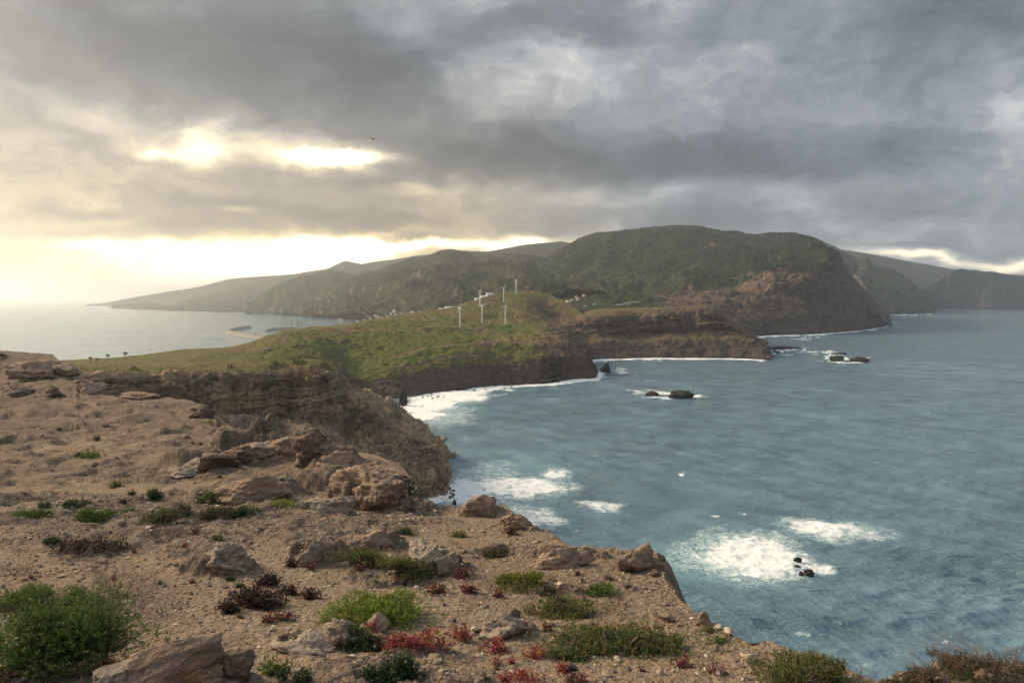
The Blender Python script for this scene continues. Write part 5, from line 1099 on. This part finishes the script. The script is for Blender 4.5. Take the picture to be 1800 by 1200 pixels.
def loop_loft(bm, loops, cap=True):
    L = [[bm.verts.new(p) for p in l] for l in loops]; n = len(L[0])
    for a, b in zip(L[:-1], L[1:]):
        for i in range(n): bm.faces.new((a[i], a[(i + 1) % n], b[(i + 1) % n], b[i]))
    if cap: bm.faces.new(L[0][::-1]); bm.faces.new(L[-1])
# ---- wind turbines
TH = 33.0
bm = bmesh.new(); lathe(bm, [(1.35, -2.5), (1.3, 0), (1.05, 16), (0.75, TH - 1.2)]); TOWER = bm_mesh('tower', bm, M['white'], True)
bm = bmesh.new(); loop_loft(bm, [[(x, s * a, TH + b * s) for a, b in ((-0.9, -1.1), (0.9, -1.1), (1.15, 0), (0.9, 1.15), (-0.9, 1.15), (-1.15, 0))] for x, s in ((-4.0, 0.7), (-3.4, 1), (1.2, 1), (1.7, 0.75))]); NAC = bm_mesh('nacelle', bm, M['white'])
bm = bmesh.new(); loop_loft(bm, [[(x, r * math.cos(i * math.pi / 5), TH + r * math.sin(i * math.pi / 5)) for i in range(10)] for x, r in ((1.7, 0.85), (2.5, 0.9), (3.0, 0.65), (3.35, 0.15))]); HUB = bm_mesh('hub', bm, M['white'], True)
bm = bmesh.new(); loop_loft(bm, [[(tw * y * c, y * c, z), (0.16 * c + tw * 0.0, 0.0, z), (-tw * y * c, -0.6 * y * c, z), (-0.16 * c, 0.0, z)] for z, c, y, tw in ((0.3, 0.55, 0.8, 0.3), (2.2, 1.0, 0.95, 0.35), (7.0, 0.75, 0.8, 0.2), (12.0, 0.30, 0.7, 0.05))]); BLADE = bm_mesh('blade', bm, M['white'])
def turbine(px, py, D, yaw, ph, label):
    g = on('green_peninsula', px, py, 5); s = (g[1] / D)
    r = thing('wind_turbine', label, 'wind turbine', g, R(yaw), 'wind turbines on the hill', (s, s, s))
    link('tower', TOWER, r); link('nacelle', NAC, r); link('hub', HUB, r)
    for k in range(3): link('blade', BLADE, r, loc=(2.35, 0, TH), rot=(R(ph + 120 * k), 0, 0))
turbine(808, 575, 1200, -48, 4, 'leftmost and nearest white wind turbine, one blade straight up')
turbine(847.5, 568, 1300, -52, 60, 'lower middle white wind turbine with two blades raised in a V')
turbine(888, 569.5, 1300, -20, 12, 'lower right white wind turbine seen nearly edge-on')
turbine(844, 538, 1460, -12, 10, 'upper left white wind turbine in front of the white sheds')
turbine(885.5, 529.5, 1610, -40, 85, 'white wind turbine with one level blade, second from the hilltop')
turbine(907, 517, 1690, -45, 70, 'highest white wind turbine on top of the hill')
# ---- parked cars
def car_parts():
    sec = [(-2.12, 0.42, 0.74, 0.76), (-1.95, 0.30, 0.92, 0.84), (-0.9, 0.26, 0.98, 0.86), (0.6, 0.26, 0.95, 0.86), (1.75, 0.28, 0.84, 0.84), (2.1, 0.40, 0.66, 0.74)]
    bm = bmesh.new(); loop_loft(bm, [[(x, -w, a), (x, w, a), (x, w * 1.02, (a + b) / 2), (x, w * 0.93, b), (x, -w * 0.93, b), (x, -w * 1.02, (a + b) / 2)] for x, a, b, w in sec]); body = bm_mesh('body', bm, M['white'], False)
    bm = bmesh.new(); loop_loft(bm, [[(-1.75 + q * 0.55, -w, z), (0.95 - q * 0.75, -w, z), (0.95 - q * 0.75, w, z), (-1.75 + q * 0.55, w, z)] for q, w, z in ((0, 0.80, 0.94), (0.85, 0.66, 1.36))]); cab = bm_mesh('windows', bm, M['glass'])
    bm = bmesh.new(); loop_loft(bm, [[(-1.3, -0.66, z), (0.33, -0.66, z), (0.33, 0.66, z), (-1.3, 0.66, z)] for z in (1.362, 1.43)]); roof = bm_mesh('roof', bm, M['white'])
    bm = bmesh.new(); loop_loft(bm, [[(0.32 * math.cos(i * math.pi / 7), y, 0.32 + 0.32 * math.sin(i * math.pi / 7)) for i in range(14)] for y in (-0.1, 0.1)]); wh = bm_mesh('wheel', bm, M['rubber'])
    return body, cab, roof, wh
CARP = car_parts()
for (px, py, ry, lab) in [(318, 649.5, 8, 'leftmost white car parked on the grass above the striated cliff'), (346, 649.5, -6, 'second white car from the left on the grass above the cliff'), (390, 649, 175, 'third white car on the grass above the cliff'), (478, 647, 190, 'rightmost white car, half hidden by the edge of the cliff top')]:
    g = on('green_peninsula', px, py); r = thing('parked_car', lab, 'car', g, R(ry), 'white cars parked above the cliff')
    link('body', CARP[0], r); link('windows', CARP[1], r); link('roof', CARP[2], r)
    for x in (-1.3, 1.35):
        for y in (-0.8, 0.8): link('wheel', CARP[3], r, loc=(x, y, 0))
# ---- palms on the shore
def palm(px, py, h, label, seed):
    rng = np.random.RandomState(seed); g = on('green_peninsula', px, py)
    r = thing('palm_tree', label, 'palm tree', g, rng.uniform(0, 6), 'palm trees on the south shore')
    bm = bmesh.new(); lathe(bm, [(0.34, -0.6), (0.3, 0.4), (0.24, h * 0.5), (0.27, h - 0.3), (0.1, h)], 10); link('trunk', bm_mesh('trunk', bm, M['bark'], True), r)
    V, F = [], []
    for k in range(26):
        a = k * 2.4; el = 1.2 - 1.5 * (k / 26.0); L = h * 0.36; pts = []
        for s in range(7):
            t = s / 6; pts.append(np.array([math.cos(a), math.sin(a), 0]) * L * t * math.cos(el * (1 - t * 0.5)) + np.array([0, 0, h + L * (t * math.sin(el) - 0.55 * t * t)]))
        pts = np.array(pts); side = np.array([-math.sin(a), math.cos(a), -0.25])
        for s in range(6):
            w = 0.55 * math.sin(math.pi * (s + 0.7) / 7); i = len(V)
            for sg in (1, -1): V += [pts[s], pts[s + 1], pts[s + 1] + sg * side * w * (1, 1, 1) - (0, 0, 0.25 * w), pts[s] + sg * side * w * (1, 1, 1) - (0, 0, 0.25 * w)]; F += [(i, i + 1, i + 2, i + 3)]; i += 4
    link('crown', mesh_from('crown', np.array(V), np.array(F), M['frond'], False), r)
palm(160, 635, 5.5, 'leftmost small palm tree by the south shore', 1)
palm(171.5, 635, 5.0, 'second small palm tree from the left by the south shore', 2)
palm(189, 633, 6.5, 'middle palm tree by the south shore', 3)
palm(220.5, 632, 7.5, 'tallest palm tree by the south shore, on the right', 4)
g = on('green_peninsula', 210, 632); r = thing('pole', 'thin pole standing left of the tallest palm', 'pole', g)
bm = bmesh.new(); lathe(bm, [(0.18, -0.4), (0.12, 4.0)], 8); link('post', bm_mesh('post', bm, M['rust']), r); bm = bmesh.new(); box(bm, -0.3, 0.3, -0.12, 0.12, 4.0, 4.5); link('lamp_head', bm_mesh('lamp_head', bm, M['concrete']), r)
# ---- houses and sheds
def house(px, py, wpx, hpx, label, surf, wall='wall', roof='tile', dep=0.8, rot=0.0, flat=False, group=None, name='house', cat='house', wins=True, D=None):
    g = on(surf, px, py) if D is None else P(px, py, D); k = g[1] / FPX; w, h = wpx * k, hpx * k; d = w * dep
    r = thing(name, label, cat, (g[0], g[1], g[2] - 0.3), R(rot), group)
    hw = h if flat else h * 0.7
    bm = bmesh.new(); box(bm, -w / 2, w / 2, -d / 2, d / 2, -4.0, hw); link('wall', bm_mesh('wall', bm, M[wall]), r)
    bm = bmesh.new()
    if flat: box(bm, -w / 2 - 0.3, w / 2 + 0.3, -d / 2 - 0.3, d / 2 + 0.3, hw, hw + 0.6)
    else:
        e = 0.04 * w; v = [bm.verts.new(q) for q in [(-w / 2 - e, -d / 2 - e, hw), (w / 2 + e, -d / 2 - e, hw), (w / 2 + e, d / 2 + e, hw), (-w / 2 - e, d / 2 + e, hw), (-w / 2 - e, 0, h), (w / 2 + e, 0, h)]]
        for f in [(3, 2, 1, 0), (0, 1, 5, 4), (2, 3, 4, 5), (1, 2, 5), (3, 0, 4)]: bm.faces.new([v[i] for i in f])
    link('roof', bm_mesh('roof', bm, M[roof]), r)
    if wins:
        n = max(2, int(wpx / 2.2)); ww = w / (n * 2.2); rows = max(1, int(hw / 3.4)); bm = bmesh.new(); box(bm, -ww / 2, ww / 2, -0.06, 0.06, 0, 1.4 if rows > 1 else hw * 0.4); wm = bm_mesh('window', bm, M['glass'])
        for i in range(n):
            for j in range(rows): link('window', wm, r, loc=((i + 0.5) / n * w - w / 2, -d / 2 - 0.03, hw * (j + 0.35) / rows))
    return r
house(594.5, 575, 9, 8, 'lower wing of the square pale building on the shore beyond the hill crest', 'green_peninsula', 'cream', 'sheet', 0.7, flat=True, name='power_station', cat='building', D=2300)
house(598.5, 575, 8, 15, 'taller square tower block of the pale shore building', 'green_peninsula', 'wall', 'sheet', 0.8, flat=True, name='power_station', cat='building', D=2330)
house(637, 575, 20, 9, 'long white apartment block above the hill crest', 'green_peninsula', 'wall', 'sheet', 0.4, flat=True, name='apartment_block', cat='building', D=2320)
rng = np.random.RandomState(21)
for k in range(46):
    t = k / 45.0; px = 628 + 215 * t ** 0.9 + rng.normal() * 3; sk = np.interp(px, [600, 690, 740, 790, 840, 870], [572, 555.5, 550.5, 542, 530, 519])
    py = sk - rng.uniform(-1.0, 6.5) * (1 if rng.uniform() < 0.7 else 1.6); D = 2350 + 350 * t + (sk - py) * 26
    house(px, py + 2.5, rng.uniform(2.4, 5.0), rng.uniform(2.4, 4.0), 'small pale town house strung along behind the wind farm hill', 'town_hill', 'wall' if rng.uniform() < 0.75 else 'cream', 'tile' if rng.uniform() < 0.6 else 'sheet', 0.8, rng.uniform(-40, 40), rng.uniform() < 0.3, 'town houses behind the wind farm hill', D=D, wins=False)
for i, (px, py, w, lab) in enumerate([(843, 529, 16, 'left long white shed on the slope behind the upper left turbine'), (853, 525, 16, 'middle long white shed on the slope behind the upper left turbine'), (861, 520, 12, 'right long white shed on the slope behind the upper left turbine'), (792, 544, 18, 'lower long white shed above the leftmost turbine'), (778, 547, 12, 'small white shed above the leftmost turbine')]):
    house(px, py, w, 5.5, lab, 'town_hill', 'wall', 'sheet', 0.5, 24, name='shed', cat='shed', group='white sheds behind the hill', D=2500, wins=False)
for (px, py, w, h, lab) in [(999, 530, 7, 4, 'white roadside building at the left end of the hamlet below the mountain'), (1006, 528, 5, 4, 'white hamlet house next to the roadside building'), (1013, 523, 4, 4, 'upper white hamlet house'), (1016, 526, 5, 5, 'white hamlet house in the middle of the hamlet'), (1027, 520, 5, 4, 'uppermost white hamlet house on the right'), (1029, 537, 5, 3.5, 'lone white house on the fields below the hamlet'), (1045, 535, 4, 3, 'small lone white house right of the field house')]:
    house(px, py, w, h, lab, 'mountain', 'wall', 'tile', 0.8, rng.uniform(-30, 30), group='hamlet below the mountain', wins=False)
for k in range(9):
    g = on('mountain', 1092 + k * 4.0, 532); r = thing('greenhouse', 'thin pale greenhouse tunnel on the fields below the mountain', 'greenhouse', g + (0, 0, 0.2), R(-35), 'greenhouse tunnels')
    bm = bmesh.new(); loop_loft(bm, [[(1.5 * math.cos(i * math.pi / 6), y, 1.7 * math.sin(i * math.pi / 6)) for i in range(7)] for y in (-38, 38)]); link('cover', bm_mesh('cover', bm, M['sheet'], True), r)
for (px, py, w, h, lab) in [(466, 613, 7, 3.4, 'long white cottage on the grassy ridge'), (474, 611, 5, 3, 'small white cottage right of the long cottage'), (461, 617, 4, 2.6, 'white hut below the long cottage')]:
    house(px, py + 1, w, h, lab, 'green_peninsula', 'wall', 'tile', 0.7, 10, group='cottages on the grassy ridge')
house(762, 562, 7, 3, 'low white hut on the wind farm slope left of the nearest turbine', 'green_peninsula', 'wall', 'sheet', 0.6, 0, True, name='hut', cat='hut')
# ---- harbour
def mole(name, pts, w, h, label):
    p = np.array([W(a, b) for a, b in pts]); r = thing(name, label, 'breakwater', (0, 0, 0)); bm = bmesh.new(); L = []
    for i in range(len(p)):
        t = p[min(i + 1, len(p) - 1)] - p[max(i - 1, 0)]; t /= np.linalg.norm(t); n = np.array([-t[1], t[0], 0])
        L.append([p[i] + n * w - (0, 0, 2), p[i] - n * w - (0, 0, 2), p[i] - n * w * 0.7 + (0, 0, h), p[i] + n * w * 0.7 + (0, 0, h)])
    loop_loft(bm, L); link('embankment', bm_mesh('embankment', bm, M['concrete']), r)
    bm = bmesh.new(); loop_loft(bm, [[q + (0, 0, h + 0.02) + n_ for n_ in ((0, 9, 0), (0, 6, 0), (0, 6, 4.5), (0, 9, 4.5))] for q in p]); link('sea_wall', bm_mesh('sea_wall', bm, M['concrete']), r)
mole('breakwater', [(438, 577), (424, 578.5), (402, 584), (403, 586), (425, 590.5), (445, 594), (475, 597)], 13, 6, 'hook-shaped grey breakwater of the harbour')
mole('quay', [(470, 582.5), (490, 580.5), (520, 580)], 12, 6, 'straight grey quay behind the hill crest')
def ship(px, py, L, label, heading, sup=0.2, name='cargo_ship', cat='ship'):
    g = W(px, py); r = thing(name, label, cat, (g[0], g[1], -0.1 * L * 0.1), R(heading)); b = L * 0.09; hh = L * 0.085
    bm = bmesh.new(); loop_loft(bm, [[(x * L / 2, -b * w, hh * q), (x * L / 2, b * w, hh * q), (x * L / 2, b * w * 0.75, -hh * 0.4), (x * L / 2, -b * w * 0.75, -hh * 0.4)] for x, w, q in ((-1, 0.8, 1), (-0.7, 1, 1), (0.5, 1, 1), (0.85, 0.5, 1.15), (1, 0.08, 1.3))]); link('hull', bm_mesh('hull', bm, M['rust']), r)
    bm = bmesh.new(); box(bm, -L * 0.44, -L * (0.44 - sup), -b * 0.8, b * 0.8, hh, hh * 2.7); box(bm, -L * 0.40, -L * (0.42 - sup), -b * 0.6, b * 0.6, hh * 2.7, hh * 3.6); link('superstructure', bm_mesh('superstructure', bm, M['wall']), r)
    bm = bmesh.new(); lathe(bm, [(b * 0.07, hh), (b * 0.04, hh * 4.3)], 8, (L * 0.15, 0)); link('mast', bm_mesh('mast', bm, M['rust']), r)
ship(441, 591, 46, 'grey ship moored inside the breakwater', 155, 0.3)
ship(472, 595.5, 20, 'small vessel moored near the root of the breakwater', 170, 0.3)
ship(219.5, 618.5, 6.5, 'left small fishing boat on the south bay', 5, 0.3, 'fishing_boat', 'boat')
ship(265, 614, 6.5, 'right small fishing boat on the south bay', 185, 0.3, 'fishing_boat', 'boat')
for (px, py, h, lab) in [(512.5, 577, 38, 'left thin harbour crane mast on the quay'), (524, 577, 46, 'tallest harbour crane mast on the quay'), (529.5, 578, 36, 'right thin harbour crane mast on the quay')]:
    g = P(px, py, 2330); r = thing('harbour_crane', lab, 'crane', (g[0], g[1], 6), 0.0, 'harbour cranes on the quay')
    s = []
    for (a, b) in ((-1, -1), (1, -1), (1, 1), (-1, 1)): s.append((a, b, 0, 0.4, a * 0.5, b * 0.5, h, 0.3))
    for i in range(9):
        z = h * i / 9; z2 = h * (i + 1) / 9; s += [(-1, -1, z, 0.2, 0.8, -0.8, z2, 0.2), (1, 1, z, 0.2, -0.8, 0.8, z2, 0.2)]
    v, f = tubes(s); link('mast', mesh_from('mast', v, f, M['rust']), r)
    v, f = tubes([(-5, 0, h * 0.3, 0.4, 0, 0, h * 0.95, 0.2), (-5, 0, h * 0.3, 0.5, 1.5, 0, h * 0.26, 0.5)]); link('jib', mesh_from('jib', v, f, M['rust']), r)
    bm = bmesh.new(); box(bm, -2.6, 2.6, -2.6, 2.6, h * 0.16, h * 0.26); box(bm, -3, 3, -3, 3, -8, 3); link('cab', bm_mesh('cab', bm, M['rust']), r)
# ---- the gull
def gull():
    g = P(655, 244.5, 62); sec = []; bm = bmesh.new()
    # body along X (heading away to the left), wings along Y: one continuous sheet of thick sections
    ys = np.array([-0.46, -0.40, -0.28, -0.15, -0.05, 0.0, 0.05, 0.15, 0.28, 0.40, 0.46]); zs = np.array([-0.05, -0.005, 0.055, 0.06, 0.015, 0.0, 0.015, 0.06, 0.065, 0.01, -0.05])
    ch = np.array([0.015, 0.06, 0.10, 0.125, 0.15, 0.16, 0.15, 0.125, 0.10, 0.06, 0.015]); th = np.array([0.004, 0.008, 0.014, 0.022, 0.05, 0.07, 0.05, 0.022, 0.014, 0.008, 0.004]); sw = np.array([-0.12, -0.07, 0.0, 0.02, 0.0, 0, 0, 0.02, 0.0, -0.07, -0.12])
    loop_loft(bm, [[(s + c * 0.5, y, z), (s + c * 0.2, y, z + t * 0.6), (s - c * 0.5, y, z), (s, y, z - t * 0.6)] for y, z, c, t, s in zip(ys, zs, ch, th, sw)])
    loop_loft(bm, [[(x, r * math.cos(i * math.pi / 4), -0.005 + r * math.sin(i * math.pi / 4)) for i in range(8)] for x, r in ((-0.26, 0.006), (-0.2, 0.02), (-0.08, 0.05), (0.05, 0.055), (0.13, 0.038), (0.18, 0.034), (0.215, 0.016), (0.25, 0.004))])
    loop_loft(bm, [[(x, w, 0.0), (x, -w, 0.0), (x, -w, 0.008), (x, w, 0.008)] for x, w in ((-0.30, 0.06), (-0.18, 0.02))])
    o = link('gull', bm_mesh('gull', bm, M['feather'], True), loc=g, rot=(R(16), R(-14), R(112)), scale=(1.35, 1.35, 1.35)); tag(o, 'dark gull gliding with spread wings in front of the bright cloud gap', 'bird')
gull()

# ================================================================== AIR
def build_haze():
    x, y0, y1, z0, z1 = 110000.0, -2500.0, 70000.0, -12.0, 1000.0
    v = [(sx * x, yy, zz) for zz in (z0, z1) for (sx, yy) in ((-1, y0), (1, y0), (1, y1), (-1, y1))]
    f = [(3, 2, 1, 0), (4, 5, 6, 7), (0, 1, 5, 4), (1, 2, 6, 5), (2, 3, 7, 6), (3, 0, 4, 7)]
    m = bpy.data.materials.new('haze_air'); m.use_nodes = True; T = NT(m.node_tree)
    pv = T.node('ShaderNodeVolumePrincipled'); pv.inputs['Color'].default_value = (0.86, 0.91, 0.97, 1)
    pv.inputs['Density'].default_value = 6.0e-5; pv.inputs['Anisotropy'].default_value = 0.66
    o = T.node('ShaderNodeOutputMaterial'); T.t.links.new(pv.outputs[0], o.inputs['Volume'])
    h = link('haze', mesh_from('haze', v, f, m, False)); tag(h, kind='stuff')
build_haze()
